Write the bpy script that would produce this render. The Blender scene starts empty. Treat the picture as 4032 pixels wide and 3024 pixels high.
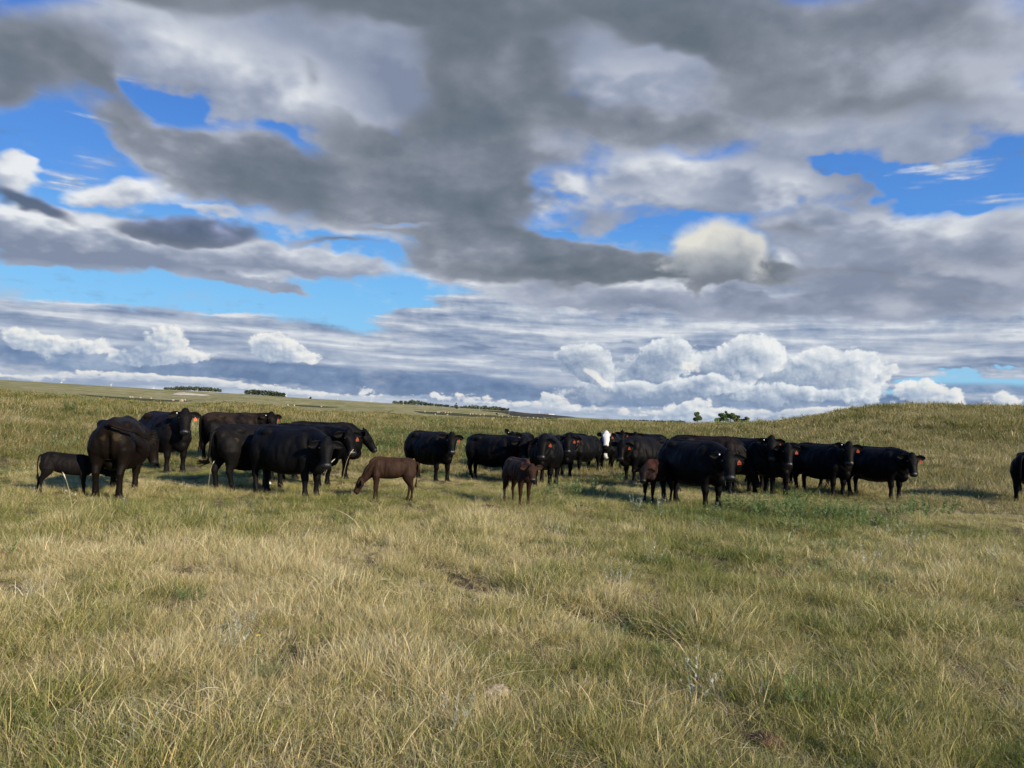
import bpy, bmesh, math, random
import numpy as np
from mathutils import Vector, Matrix, noise as mn

random.seed(7)
RNG = np.random.default_rng(11)
scene = bpy.context.scene
COL = scene.collection

# ------------------------------------------------------------------ camera
PITCH, ROLL, FPX, EYE = math.radians(2.27), math.radians(2.6), 3030.0, 1.65
_F = Vector((0, math.cos(PITCH), math.sin(PITCH)))
_U0 = Vector((0, -math.sin(PITCH), math.cos(PITCH)))
_X0 = Vector((1, 0, 0))
_R = _X0 * math.cos(ROLL) + _U0 * math.sin(ROLL)
_U = -_X0 * math.sin(ROLL) + _U0 * math.cos(ROLL)
cam_data = bpy.data.cameras.new("camera")
cam = bpy.data.objects.new("camera", cam_data)
COL.objects.link(cam)
cam.matrix_world = Matrix(((_R.x, _U.x, -_F.x, 0), (_R.y, _U.y, -_F.y, 0), (_R.z, _U.z, -_F.z, EYE), (0, 0, 0, 1)))
cam_data.sensor_fit = 'HORIZONTAL'
cam_data.sensor_width = 36.0
cam_data.lens = FPX / 4032 * 36.0
cam_data.clip_start = 0.1
cam_data.clip_end = 20000
scene.camera = cam

def ray(px, py):
    """direction in the world seen at a point of the 4032 x 3024 photograph"""
    return (_F + _R * ((px - 2016) / FPX) + _U * ((1512 - py) / FPX)).normalized()

def azel(px, py):
    d = ray(px, py)
    return math.degrees(math.atan2(d.x, d.y)), math.degrees(math.asin(d.z))

# ------------------------------------------------------------------ exposure
scene.view_settings.view_transform = 'Standard'
scene.view_settings.look = 'None'
scene.view_settings.gamma = 1.0
scene.view_settings.use_curve_mapping = False
scene.view_settings.exposure = 0.32
scene.cycles.max_bounces = 4
scene.cycles.diffuse_bounces = 2
scene.cycles.glossy_bounces = 2
scene.cycles.transmission_bounces = 2
scene.cycles.transparent_max_bounces = 4
scene.cycles.use_adaptive_sampling = True
scene.cycles.adaptive_threshold = 0.025
SUN_EL, SUN_AZ = 23.5, 133.0          # azimuth clockwise from the view direction (+y)

sd = bpy.data.lights.new("sun", 'SUN')
sd.energy = 5.0
sd.angle = math.radians(0.55)
sd.color = (1.0, 0.87, 0.68)
sun = bpy.data.objects.new("sun", sd)
COL.objects.link(sun)
_s = Vector((math.sin(math.radians(SUN_AZ)) * math.cos(math.radians(SUN_EL)),
             math.cos(math.radians(SUN_AZ)) * math.cos(math.radians(SUN_EL)), math.sin(math.radians(SUN_EL))))
sun.rotation_euler = _s.to_track_quat('Z', 'Y').to_euler()
sun.location = _s * 50

# ------------------------------------------------------------------ small node language
class NT:
    def __init__(self, tree):
        self.t = tree
    def new(self, kind, **kw):
        n = self.t.nodes.new(kind)
        for k, v in kw.items():
            setattr(n, k, v)
        return n
    def put(self, sock, v):
        if v is None:
            return
        if isinstance(v, bpy.types.NodeSocket):
            self.t.links.new(v, sock)
        elif isinstance(v, (tuple, list)):
            sock.default_value = tuple(v) if len(v) == len(sock.default_value) else tuple(v) + (1.0,)
        else:
            sock.default_value = v
    def m(self, op, a, b=None, c=None, clamp=False):
        n = self.new('ShaderNodeMath', operation=op, use_clamp=clamp)
        for i, v in enumerate((a, b, c)):
            self.put(n.inputs[i], v)
        return n.outputs[0]
    def v(self, op, a, b=None, scale=None):
        n = self.new('ShaderNodeVectorMath', operation=op)
        self.put(n.inputs[0], a)
        self.put(n.inputs[1], b)
        if scale is not None:
            self.put(n.inputs['Scale'], scale)
        return n.outputs['Value'] if op in ('LENGTH', 'DOT_PRODUCT', 'DISTANCE') else n.outputs['Vector']
    def sep(self, a):
        n = self.new('ShaderNodeSeparateXYZ')
        self.put(n.inputs[0], a)
        return n.outputs
    def comb(self, x=0.0, y=0.0, z=0.0):
        n = self.new('ShaderNodeCombineXYZ')
        for i, v in enumerate((x, y, z)):
            self.put(n.inputs[i], v)
        return n.outputs[0]
    def noise(self, vec, scale, detail=5.0, rough=0.55, lac=2.0, dist=0.0, out='Fac'):
        n = self.new('ShaderNodeTexNoise')
        self.put(n.inputs['Vector'], vec)
        for k, v in (('Scale', scale), ('Detail', detail), ('Roughness', rough), ('Lacunarity', lac), ('Distortion', dist)):
            n.inputs[k].default_value = v
        return n.outputs[out]
    def vor(self, vec, scale, smooth=0.6, detail=0.0):
        n = self.new('ShaderNodeTexVoronoi', feature='SMOOTH_F1')
        self.put(n.inputs['Vector'], vec)
        n.inputs['Scale'].default_value = scale
        n.inputs['Smoothness'].default_value = smooth
        n.inputs['Detail'].default_value = detail
        return n.outputs['Distance']
    def step(self, x, lo, hi, a=0.0, b=1.0, kind='SMOOTHSTEP'):
        n = self.new('ShaderNodeMapRange', interpolation_type=kind)
        for k, v in (('Value', x), ('From Min', lo), ('From Max', hi), ('To Min', a), ('To Max', b)):
            self.put(n.inputs[k], v)
        return n.outputs[0]
    def mix(self, f, a, b, kind='MIX'):
        n = self.new('ShaderNodeMix', data_type='RGBA', blend_type=kind)
        self.put(n.inputs[0], f)
        self.put(n.inputs[6], a)
        self.put(n.inputs[7], b)
        return n.outputs[2]
    def ramp(self, f, stops, interp='LINEAR'):
        n = self.new('ShaderNodeValToRGB')
        n.color_ramp.interpolation = interp
        e = n.color_ramp.elements
        while len(e) < len(stops):
            e.new(0.5)
        for i, (p, c) in enumerate(stops):
            e[i].position = p
            e[i].color = (*c, 1.0) if isinstance(c, (tuple, list)) else (c, c, c, 1.0)
        self.put(n.inputs[0], f)
        return n.outputs[0]

def srgb(r, g, b):
    return tuple(((c / 255) / 12.92 if c / 255 <= 0.04045 else ((c / 255 + 0.055) / 1.055) ** 2.4) for c in (r, g, b))
# ------------------------------------------------------------------ sky: Nishita blue with a computed cloud cover laid over it by direction
_GR = np.random.default_rng(5)
_PERM = _GR.permutation(1024).astype(np.int32)
_ANG = _GR.random(1024).astype(np.float32) * 2 * np.pi
_GX, _GY = np.cos(_ANG), np.sin(_ANG)

def perlin(x, y, seed=0):
    xi = np.floor(x).astype(np.int32)
    yi = np.floor(y).astype(np.int32)
    fx = (x - xi).astype(np.float32)
    fy = (y - yi).astype(np.float32)
    def g(ix, iy, ax, ay):
        h = _PERM[(_PERM[(ix + seed) & 1023] + iy) & 1023]
        return _GX[h] * ax + _GY[h] * ay
    u = fx * fx * fx * (fx * (fx * 6 - 15) + 10)
    v = fy * fy * fy * (fy * (fy * 6 - 15) + 10)
    a, b = g(xi, yi, fx, fy), g(xi + 1, yi, fx - 1, fy)
    c, d = g(xi, yi + 1, fx, fy - 1), g(xi + 1, yi + 1, fx - 1, fy - 1)
    return (a + (b - a) * u) + ((c + (d - c) * u) - (a + (b - a) * u)) * v

def fbm(x, y, octs=6, gain=0.5, seed=0, billow=False):
    s, amp, tot = 0.0, 1.0, 0.0
    for i in range(octs):
        n = perlin(x, y, seed + 37 * i)
        s = s + amp * ((np.abs(n) * 2.0 - 0.45) if billow else n)
        tot += amp
        amp *= gain
        x, y = x * 1.93 + y * 0.31 + 3.7, y * 1.93 - x * 0.31 + 1.9
    return s / tot * (1.0 if billow else 1.5)

def sstep(x, lo, hi):
    t = np.clip((x - lo) / (hi - lo), 0, 1)
    return t * t * (3 - 2 * t)

KD = 4032 / 2212
def blobs(az, el, rows, start=0.0):
    """soft ellipses on the dome; centre, radii and tilt in units of the 2212 wide view"""
    acc = np.full(az.shape, start, np.float32)
    for x, y, rx, ry, ang, w in rows:
        a0, e0 = azel(x * KD, y * KD)
        ca, sa = math.cos(math.radians(ang)), math.sin(math.radians(ang))
        a1, e1 = azel((x + rx * ca) * KD, (y + rx * sa) * KD)
        a2, e2 = azel((x + ry * sa) * KD, (y - ry * ca) * KD)
        L1, L2 = math.hypot(a1 - a0, e1 - e0), math.hypot(a2 - a0, e2 - e0)
        c1, s1 = (a1 - a0) / L1, (e1 - e0) / L1
        X, Y = az - a0, el - e0
        r = np.sqrt(((X * c1 + Y * s1) / L1) ** 2 + ((Y * c1 - X * s1) / L2) ** 2)
        acc += w * np.clip(1.0 - r, 0, 1)
    return acc

def ramp(t, stops):
    ps = [p for p, _ in stops]
    return np.stack([np.interp(t, ps, [c[k] for _, c in stops]) for k in range(3)], -1).astype(np.float32)

def sh_sum(h, deg, sx, sy, ks=(1, 2, 3.5, 5.5, 8, 11)):
    """how much cloud lies between each point and the sun: h summed along the way to the light (columns run east, rows run up)"""
    out = np.zeros_like(h)
    for i, k in enumerate(ks):
        ox, oy = int(round(k * sx / deg)), int(round(k * sy / deg))
        r = np.roll(h, (-oy, -ox), (0, 1))
        if oy > 0:
            r[-oy:, :] = h[-1:, :]
        w = k - (ks[i - 1] if i else 0)
        out += r * w
    return out

def cloud_cover(az, el, deg):
    """straight colour and cover of the clouds for a grid of directions, azimuth and elevation in degrees"""
    az, el = az.astype(np.float32), el.astype(np.float32)
    A, E = np.radians(az), np.radians(el)
    z = (np.maximum(np.sin(E), 0.0) + 0.34) / 1.32
    qx, qy = np.sin(A) * np.cos(E) / z, np.cos(A) * np.cos(E) / z
    fz = np.where(np.abs(az) > 90, np.sign(az) * 180 - az, az)         # folds back behind the viewer, so there is no seam
    C = np.zeros(az.shape + (3,), np.float32)                          # premultiplied colour
    T = np.ones(az.shape, np.float32)                                  # what still shows through
    layers = []
    n_a = fbm(qx * 1.7, qy * 1.7, 5, 0.5, 1)
    n_b = fbm(qx * 5.5, qy * 5.5, 7, 0.56, 2)
    n_c = fbm(qx * 5.5 + 9, qy * 5.5, 4, 0.55, 3)
    n_s = fbm(fz * 0.085, el * 0.42, 6, 0.58, 4)
    n_s2 = fbm(fz * 0.12 + 4, el * 0.55, 5, 0.58, 9)
    n_p = fbm(fz * 0.34, el * 0.42, 6, 0.52, 5, billow=True)
    n_q = fbm(fz * 0.9, el * 1.1, 4, 0.55, 6)
    n_u = fbm(fz * 0.13, el * 0.15, 6, 0.50, 7, billow=True)

    lowk = sstep(el, 3.0, 17.0)
    def rel(n, ox, oy):
        i, j = max(1, int(round(ox / deg))), max(1, int(round(oy / deg)))
        return n - np.roll(n, (-j, -i), (0, 1))
    def light(h, dens, sx=0.30, sy=0.22):
        return np.exp(-dens * sh_sum(h, deg, sx, sy))

    # 1 layered deck over the horizon
    a1, e1 = az + 3.0 * n_s + 0.5 * n_q, el + 1.3 * n_s2 + 0.25 * n_q
    L = blobs(a1, e1, [(1700, 720, 1500, 210, 0, 1.5), (300, 790, 1500, 150, 3, 2.0), (2400, 560, 900, 170, 0, 1.2), (1250, 690, 520, 90, 0, .9),
                       (-900, 650, 900, 170, 0, 1.4), (3300, 650, 1200, 260, 0, 1.4), (330, 596, 800, 64, 4, -1.1), (700, 634, 320, 36, 4, -.8), (300, 920, 1500, 90, 3, 2.5), (1700, 950, 1500, 90, 3, 2.5),
                       (1330, 737, 110, 14, 0, -.9), (475, 765, 75, 16, 0, -1.1), (630, 798, 100, 14, 10, -1.1), (2080, 828, 230, 26, 2, -1.5), (1990, 800, 120, 12, 5, -.5)])
    n_t = fbm(fz * 0.11 + 2 + .5 * n_s, el * 1.5 + .5 * n_s2, 5, 0.55, 14)
    e = L + 0.45 * n_s + 0.30 * n_s2 + 0.30 * n_t
    h = np.clip(e - 0.18, 0, 0.8)
    cov = sstep(e, 0.14, 0.42)
    s = 0.50 + 0.75 * n_s2 + 0.95 * n_t + (0.15 + .3 * lowk) * n_q + (0.15 + .8 * lowk) * rel(n_p, .25, .25) - 0.5 * (sh_sum(h, deg, 0.15, 0.10, (1, 2, 3)) / 3 - h)
    s = s + blobs(a1, e1, [(1500, 690, 700, 60, 1, .15), (1750, 760, 500, 70, 0, .10), (2100, 720, 300, 60, 0, -.2), (500, 720, 600, 20, 2, -.2), (1000, 760, 400, 40, 2, -.1)])
    layers.append((cov, ramp(s, [(0.0, srgb(122, 141, 172)), (0.35, srgb(156, 170, 193)), (0.62, srgb(182, 192, 208)), (1.0, srgb(224, 228, 233))])))
    # lower banks: blue shadowed bases and sunlit gaps between them
    a0, e0 = az + 2.0 * n_s, el + 0.55 * n_s2 + 0.10 * n_q
    lo = blobs(a0, e0, [(600, 805, 900, 34, 3.2, 1.3), (1250, 850, 330, 16, 2, .9), (1700, 872, 900, 22, 0.6, 1.5), (2150, 842, 400, 22, 1, .8), (100, 765, 500, 18, 3, .6), (1000, 845, 500, 20, 3, .9),
                        (-900, 820, 1000, 50, 0, 1.2), (3200, 880, 1000, 50, 0, 1.2), (120, 745, 140, 14, 5, .8), (1600, 850, 500, 20, 1, .9)])
    layers.append((sstep(lo + 0.7 * n_s2 + 0.25 * n_q, 0.12, 0.62) * 0.92,
                   ramp(0.5 + 1.2 * n_s + 0.5 * n_q, [(0.1, srgb(84, 112, 152)), (0.6, srgb(112, 137, 173)), (1.0, srgb(150, 168, 194))])))
    gl = blobs(a0, e0, [(60, 812, 260, 12, 3, .9), (300, 812, 260, 16, 3, 1.1), (560, 838, 330, 14, 3, 1.0), (500, 826, 180, 14, 3, .7), (980, 862, 240, 22, 2, 1.1), (1210, 876, 130, 20, 3, .9), (1480, 895, 330, 26, 1, 1.2), (1780, 892, 200, 20, 0, 1.0), (1900, 880, 160, 16, 0, .6)])
    pg = fbm(fz * 0.9, el * 1.8, 5, 0.55, 21, billow=True)
    e = gl * (0.72 + 0.8 * n_s) + 0.5 * pg + 0.30 * n_q + 0.35 * n_s2 - 0.08
    h = np.clip(e - 0.25, 0, 0.6)
    lit = 0.35 + 0.9 * light(h, 1.5, 0.10, 0.10) * 0.7 + 0.5 * pg
    layers.append((sstep(e, 0.26, 0.46) * 0.95, ramp(lit, [(0.2, srgb(170, 184, 204)), (0.7, srgb(222, 224, 226)), (1.05, srgb(246, 240, 228))])))

    # 2 heaped clouds
    nd = fbm(fz * 2.1, el * 2.4, 5, 0.6, 41, billow=True)
    def heap(rows, k, wa, lo_t, hi_t, dens, stops, scale=1.0, amb=0.25, edge=1.0):
        a, b = az + wa * n_u * 4 + wa * n_q, el + wa * n_p * 1.3
        nn = fbm(fz * 0.30 * scale, el * 0.36 * scale, 7, 0.55, 31, billow=True)
        e = blobs(a, b, rows) + k * nn + 0.22 * nd
        h = np.clip(e - lo_t, 0, 0.9)
        s = amb + (1 - amb) * light(h, dens) + 0.16 * nn + 0.55 * rel(nn, .34 / scale, .42 / scale) + 0.18 * rel(nd, .14, .16) + 0.24 * n_q - 0.05
        layers.append((sstep(e, lo_t, hi_t) * edge, ramp(s, stops)))
    GREY = [(0.05, srgb(124, 144, 173)), (0.4, srgb(158, 173, 194)), (0.7, srgb(194, 204, 216)), (1.05, srgb(232, 236, 238))]
    PALE = [(0.05, srgb(140, 158, 184)), (0.35, srgb(178, 190, 206)), (0.65, srgb(206, 214, 223)), (1.0, srgb(238, 240, 240))]
    heap([(1560, 815, 400, 80, 0, 1.3), (1420, 850, 330, 40, 0, 1.2), (1750, 850, 260, 40, 0, 1.1)], 0.5, 0.8, 0.24, 0.50, 0.5, GREY, 1.0, 0.15)
    heap([(1810, 805, 130, 66, 0, 1.7), (1740, 775, 70, 40, 0, .8)], 0.55, 0.5, 0.26, 0.50, 0.40, PALE, 1.3, 0.18)
    heap([(1440, 770, 90, 60, 0, 1.5), (1400, 810, 90, 50, 0, 1.1)], 0.55, 0.5, 0.26, 0.50, 0.45, GREY, 1.3, 0.25)
    heap([(1610, 775, 100, 72, 0, 1.8), (1560, 800, 60, 46, 0, 1.1)], 0.55, 0.5, 0.26, 0.46, 0.36, PALE, 1.3, 0.20)
    heap([(1265, 785, 80, 52, 10, 1.7), (1230, 775, 44, 34, 0, 1.0), (1290, 815, 60, 34, 20, 1.0)], 0.55, 0.5, 0.28, 0.42, 0.45, GREY, 1.5, 0.20)
    heap([(1500, 835, 130, 32, -10, 1.3), (1380, 845, 130, 30, 5, 1.2), (1640, 850, 140, 30, 0, 1.2), (1800, 855, 120, 26, 0, 1.1)], 0.55, 0.5, 0.26, 0.5, 0.5, GREY, 1.5, 0.12)
    heap([(1285, 815, 46, 16, 35, 1.3), (1480, 790, 40, 30, 0, .8)], 0.6, 0.4, 0.30, 0.62, 0.35, [(0.1, srgb(180, 191, 206)), (0.6, srgb(220, 224, 226)), (1.0, srgb(246, 244, 236))], 1.8, 0.3, 0.85)
    heap([(1900, 815, 26, 34, 0, 1.5), (1975, 850, 66, 42, 10, 1.6), (2055, 858, 60, 34, 0, 1.3),
          (352, 745, 66, 56, 0, 1.6), (300, 772, 80, 30, 0, 1.5), (405, 772, 60, 24, 0, 1.2), (585, 750, 66, 44, 10, 1.5), (630, 770, 95, 22, 4, 1.4),
          (55, 738, 95, 40, 10, 1.5), (160, 752, 90, 26, 10, 1.2), (215, 748, 70, 20, 0, 1.1),
          (2180, 868, 80, 34, 0, 1.2), (1190, 868, 36, 22, 0, 1.4), (1225, 884, 38, 16, 0, 1.1), (1480, 888, 66, 30, -10, 1.6), (1555, 892, 44, 20, 0, 1.3), (930, 854, 30, 14, 10, 1.2), (800, 848, 40, 14, 10, 1.0), (1170, 855, 20, 12, 0, 1.0),
          (-300, 750, 240, 50, 0, 1.2), (2500, 840, 240, 50, 0, 1.2)], 0.62, 0.45, 0.30, 0.56, 0.65,
         [(0.1, srgb(152, 169, 194)), (0.42, srgb(188, 199, 213)), (0.72, srgb(224, 228, 230)), (1.0, srgb(246, 244, 238))], 2.2, 0.22, 0.9)

    # 3 middle clouds
    a3, e3 = az + (2.6 * n_c + 1.5 * n_a) * (.3 + .7 * lowk), el + (1.6 * n_c + 0.8 * n_b) * (.12 + .88 * lowk)
    R3 = [(780, 110, 230, 120, 25, 1.6), (880, 220, 150, 70, 20, 1.4), (1550, 190, 420, 150, 8, 1.6), (1250, 60, 500, 120, 0, 1.2), (600, 0, 500, 90, 0, 1.3), (1200, 300, 200, 70, 0, .8), (400, 640, 620, 26, 4.5, -1.2), (120, 596, 300, 20, 4, -.8), (430, 130, 420, 120, 12, 1.8), (700, 210, 280, 130, 25, 1.7), (180, 90, 260, 80, 5, 1.1), (1000, 130, 500, 180, 20, .9),
          (50, 368, 100, 60, 0, 1.7), (60, 330, 60, 30, 0, .8), (300, 418, 180, 44, 2, 1.0), (240, 430, 110, 30, 0, .6), (470, 455, 70, 22, 8, .9),
          (120, 500, 360, 62, 8, 1.9), (400, 540, 480, 50, 4, 1.7), (640, 568, 330, 40, 4, 1.4), (520, 600, 170, 26, 8, 1.3), (620, 625, 75, 12, 10, 1.2), (100, 560, 300, 30, 5, 1.0),
          (700, 485, 300, 34, 5, .8),
          (1210, 405, 110, 60, 10, 1.2), (1350, 170, 280, 110, 0, 1.0), (1460, 400, 240, 100, 0, 1.6), (1600, 400, 200, 80, 0, 1.1), (1730, 400, 130, 66, 25, 1.4), (1850, 430, 110, 50, 25, 1.2), (1720, 320, 170, 50, -15, 1.1),
          (1290, 480, 150, 40, 0, .9), (1970, 388, 100, 12, -20, 1.0), (1930, 270, 330, 90, 5, 1.3), (2150, 220, 220, 100, 0, 1.6), (2000, 325, 80, 26, 0, .9),
          (1900, 540, 460, 110, 2, 1.8), (2180, 490, 240, 60, -8, 1.6), (1750, 490, 130, 44, 10, .9), (1500, 640, 640, 60, 2, 1.4), (1250, 645, 300, 44, 3, .9), (2050, 620, 420, 90, 0, 1.4),
          (-500, 300, 500, 260, 0, 1.0), (2900, 300, 600, 300, 0, 1.2), (1100, -500, 1500, 420, 0, 1.1),
          (330, 235, 170, 60, 10, -1.2), (2060, 400, 300, 66, -9, -1.5), (1820, 358, 120, 36, 0, -1.1), (120, 300, 260, 56, 10, -.9), (230, 350, 150, 70, 0, -1.2), (890, 475, 120, 24, 4, -.8), (600, 270, 90, 40, 45, -.8), (1400, 492, 130, 16, -8, -.7), (1650, 632, 130, 10, 0, -.6)]
    m = blobs(a3, e3, R3, -0.10)
    e = m + (0.66 * n_b + 0.25 * n_a) * (.45 + .55 * lowk) + 0.22 * n_c
    h = np.clip(e - 0.10, 0, 0.9)
    s = 0.13 + 0.55 * light(h, 0.26, 0.34, 0.36) + 0.34 * n_b + 0.42 * n_c + 0.18 * n_a
    s = s + blobs(a3, e3, [(120, 478, 340, 40, 7, .75), (50, 360, 100, 50, 0, .5), (430, 90, 380, 110, 15, .55), (700, 210, 220, 90, 30, .40), (430, 520, 300, 22, 5, .35), (560, 592, 160, 12, 7, .6), (300, 418, 180, 40, 0, .5), (1350, 160, 220, 60, 0, .40), (1210, 395, 90, 40, 0, .4),
                           (1470, 350, 190, 60, 0, .62), (1430, 420, 150, 40, 0, .4), (1700, 400, 150, 60, 20, .6), (1230, 420, 100, 50, 0, .4), (400, 568, 500, 26, 4, -.30), (120, 550, 330, 26, 4, -.35), (2000, 550, 330, 40, 0, -.2), (2050, 610, 420, 50, 0, -.35), (1900, 480, 320, 34, 0, .35), (1690, 560, 60, 40, 20, .7), (1450, 615, 360, 20, 2, .3), (1500, 655, 500, 30, 2, -.15), (2130, 280, 200, 60, 0, .2)])
    s = s + 0.16 * (1 - sstep(e, 0.0, 0.55))
    layers.append((sstep(e, -0.04, 0.48 + 0.28 * lowk) * 0.98, ramp(s, [(0.0, srgb(130, 141, 163)), (0.35, srgb(158, 167, 186)), (0.62, srgb(188, 195, 208)), (0.95, srgb(234, 237, 240))])))

    # 4 dark low deck overhead
    a4, e4 = az + 3.4 * n_a + 1.3 * n_c, el + 2.0 * n_a + 0.8 * n_c
    R4 = [(0, 120, 320, 130, 0, 1.9), (-20, 200, 90, 60, 0, 1.3), (330, 0, 330, 50, 0, 1.2), (230, 185, 190, 34, 30, 1.0), (315, 275, 200, 52, 30, 1.7), (760, 20, 340, 60, 0, 1.6), (1000, 80, 330, 160, 30, 2.0),
          (500, 335, 150, 105, 15, 1.8), (640, 400, 330, 95, 12, 2.0), (900, 370, 300, 120, 22, 2.0), (1000, 250, 200, 130, 30, 1.9),
          (1000, 500, 300, 60, 18, 1.5), (1150, 560, 380, 66, 3, 2.0), (1400, 575, 360, 56, 4, 1.7), (1600, 595, 150, 50, 15, 1.2),
          (1450, 50, 660, 110, 0, 2.2), (1750, 160, 520, 120, 6, 2.0), (2050, 60, 420, 140, 0, 1.6), (1400, 270, 340, 56, 4, 1.6), (1100, 420, 130, 80, 30, 1.0), (1180, 330, 160, 60, 0, 1.0),
          (690, 165, 80, 50, 30, 1.2), (415, 195, 36, 40, 0, 1.1), (1850, 605, 300, 22, 4, .7), (1000, 390, 200, 90, 0, 1.0),
          (60, 440, 180, 34, 16, 1.3), (430, 492, 190, 38, 3, 2.1), (720, 520, 110, 14, 5, 1.0), (1700, 500, 140, 26, 10, .8), (2080, 575, 300, 34, 2, .7), (2080, 650, 300, 20, 2, .5),
          (1100, -600, 1500, 480, 0, 1.6), (-700, 300, 400, 120, 0, 1.0), (3000, 150, 500, 180, 0, 1.2),
          (400, 225, 260, 55, 8, -1.2), (470, 120, 360, 60, 15, -1.3), (780, 210, 130, 50, 35, -1.0), (1350, 165, 190, 40, 5, -.75), (1600, 230, 200, 60, 0, .8), (1500, 110, 260, 50, 0, .5), (1150, 200, 160, 110, 0, .8), (2100, 345, 300, 56, -8, -1.0),
          (900, 476, 100, 16, 5, -1.3), (1300, 478, 180, 34, 0, -1.0), (1480, 395, 220, 80, 0, -1.2), (1210, 400, 100, 46, 0, -1.0), (1030, 140, 30, 60, -15, -.6), (860, 540, 60, 14, 20, -.6)]
    d = blobs(a4, e4, R4, -0.14)
    e = d + 0.50 * n_a + 0.34 * n_b + 0.20 * n_c
    cov = sstep(e, -0.10, 0.52 + .30 * lowk)
    s = 0.76 - 0.38 * np.clip(e - 0.10, 0, 1.0) + 0.30 * n_b + 0.30 * n_c + 0.70 * n_a + 0.12 * rel(n_b, .6, .6)
    s = s + blobs(a4, e4, [(2050, 120, 330, 120, 0, .40), (1500, 190, 300, 60, 0, .22), (900, 130, 200, 90, 30, .05), (640, 400, 260, 60, 10, -.12), (1250, 590, 460, 36, 3, -.28), (430, 495, 200, 40, 3, -.75), (60, 440, 190, 30, 18, -.8), (2100, 590, 300, 60, 0, .25),
                           (100, 60, 260, 60, 0, .14), (520, 290, 140, 50, 10, .25), (1080, 130, 40, 140, 8, .2), (1000, 290, 130, 60, 0, -.15), (330, 270, 120, 30, 20, .2)])
    c4 = ramp(s, [(0.05, srgb(98, 110, 122)), (0.35, srgb(115, 124, 136)), (0.6, srgb(135, 142, 155)), (0.95, srgb(178, 184, 198))])
    blu = np.clip(blobs(az, el, [(430, 495, 260, 60, 3, 1.5), (60, 440, 200, 40, 18, 1.5)]), 0, 1)[..., None]
    c4 = c4 * (1 - blu * np.array([.12, .08, -.14], np.float32))
    layers.append((cov * 0.98, c4))

    # 5 the round lit heap standing out of the deck
    a, b = az + 1.0 * n_c + 2.2 * n_u, el + 0.8 * n_c + 1.2 * n_p
    e = blobs(a, b, [(1530, 545, 125, 92, 0, 2.0), (1560, 595, 130, 44, 10, 1.0), (1610, 555, 70, 60, 0, .8)]) + 0.34 * n_p + 0.25 * n_c
    h = np.clip(e - 0.2, 0, 1.2)
    s = 0.02 + 0.90 * light(h, 0.22, 0.28, 0.42) + 0.25 * n_p + 0.25 * n_c + blobs(az, el, [(1510, 515, 110, 60, 0, .42), (1490, 580, 60, 30, 0, .2), (1600, 615, 130, 50, 0, -.45)])
    layers.append((sstep(e, 0.14, 0.95), ramp(s, [(0.0, srgb(122, 130, 142)), (0.4, srgb(156, 162, 170)), (0.7, srgb(194, 197, 198)), (1.0, srgb(224, 223, 214))])))

    hz = (0.30 * np.exp(-np.maximum(el, 0) / 1.6))
    layers.append((hz, np.broadcast_to(np.array(srgb(176, 194, 216), np.float32), az.shape + (3,))))
    for cov, c in layers:
        cov = np.clip(cov, 0, 1)[..., None].astype(np.float32)
        C = C * (1 - cov) + c * cov
        T = T * (1 - cov[..., 0])
    return C, 1 - T

def cover_grid(a_lo, a_hi, e_lo, e_hi, deg):
    w, h = int(round((a_hi - a_lo) / deg)), int(round((e_hi - e_lo) / deg))
    aa = a_lo + (np.arange(w) + 0.5) * (a_hi - a_lo) / w
    ee = e_lo + (np.arange(h) + 0.5) * (e_hi - e_lo) / h
    az, el = np.meshgrid(aa, ee)
    C, A = cloud_cover(az, el, deg)
    return np.concatenate([C, A[..., None]], -1).astype(np.float32)

CLEAR = [(0.0, srgb(176, 212, 236)), (0.13, srgb(150, 210, 244)), (0.30, srgb(124, 192, 241)), (0.48, srgb(92, 154, 229)), (0.72, srgb(74, 128, 210)), (1.0, srgb(66, 114, 200))]
# ---- nodes
world = bpy.data.worlds.new("World")
scene.world = world
world.use_nodes = True
world.cycles.sampling_method = 'MANUAL'
world.cycles.sample_map_resolution = 512
wt = world.node_tree
wt.nodes.clear()
N = NT(wt)
DIR = N.new('ShaderNodeTexCoord').outputs['Generated']
sky_tex = N.new('ShaderNodeTexSky', sky_type='NISHITA')
sky_tex.sun_disc = False
sky_tex.sun_elevation = math.radians(SUN_EL)
sky_tex.sun_rotation = math.radians(SUN_AZ)
dx, dy, dz = N.sep(DIR)
AZ = N.m('MULTIPLY', N.m('ARCTAN2', dx, dy), 57.29578)
EL = N.m('MULTIPLY', N.m('ARCSINE', dz), 57.29578)
SKY_K = 0.10

def cover_image(name, a_lo, a_hi, e_lo, e_hi, deg):
    g = cover_grid(a_lo, a_hi, e_lo, e_hi, deg)
    g[..., :3] /= np.maximum(g[..., 3:], 1e-4)
    im = bpy.data.images.new(name, g.shape[1], g.shape[0], alpha=True, float_buffer=True, is_data=True)
    im.alpha_mode = 'CHANNEL_PACKED'
    im.pixels.foreach_set(g.ravel())
    im.update()
    n = N.new('ShaderNodeTexImage', image=im, extension='EXTEND', interpolation='Linear')
    N.put(n.inputs[0], N.comb(N.m('DIVIDE', N.m('SUBTRACT', AZ, a_lo), a_hi - a_lo), N.m('DIVIDE', N.m('SUBTRACT', EL, e_lo), e_hi - e_lo)))
    return n.outputs['Color'], n.outputs['Alpha']
cf, af = cover_image("cloud_cover_near_view", -50, 50, -3, 40, 0.05)
cw, aw = cover_image("cloud_cover_all_round", -180, 180, -3, 90, 0.35)
inside = N.m('MULTIPLY', N.step(N.m('ABSOLUTE', AZ), 45.0, 49.0, 1.0, 0.0), N.step(EL, 35.5, 39.0, 1.0, 0.0))
cc = N.mix(inside, cw, cf)
ca = N.m('MULTIPLY_ADD', inside, N.m('SUBTRACT', af, aw), aw)
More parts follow.
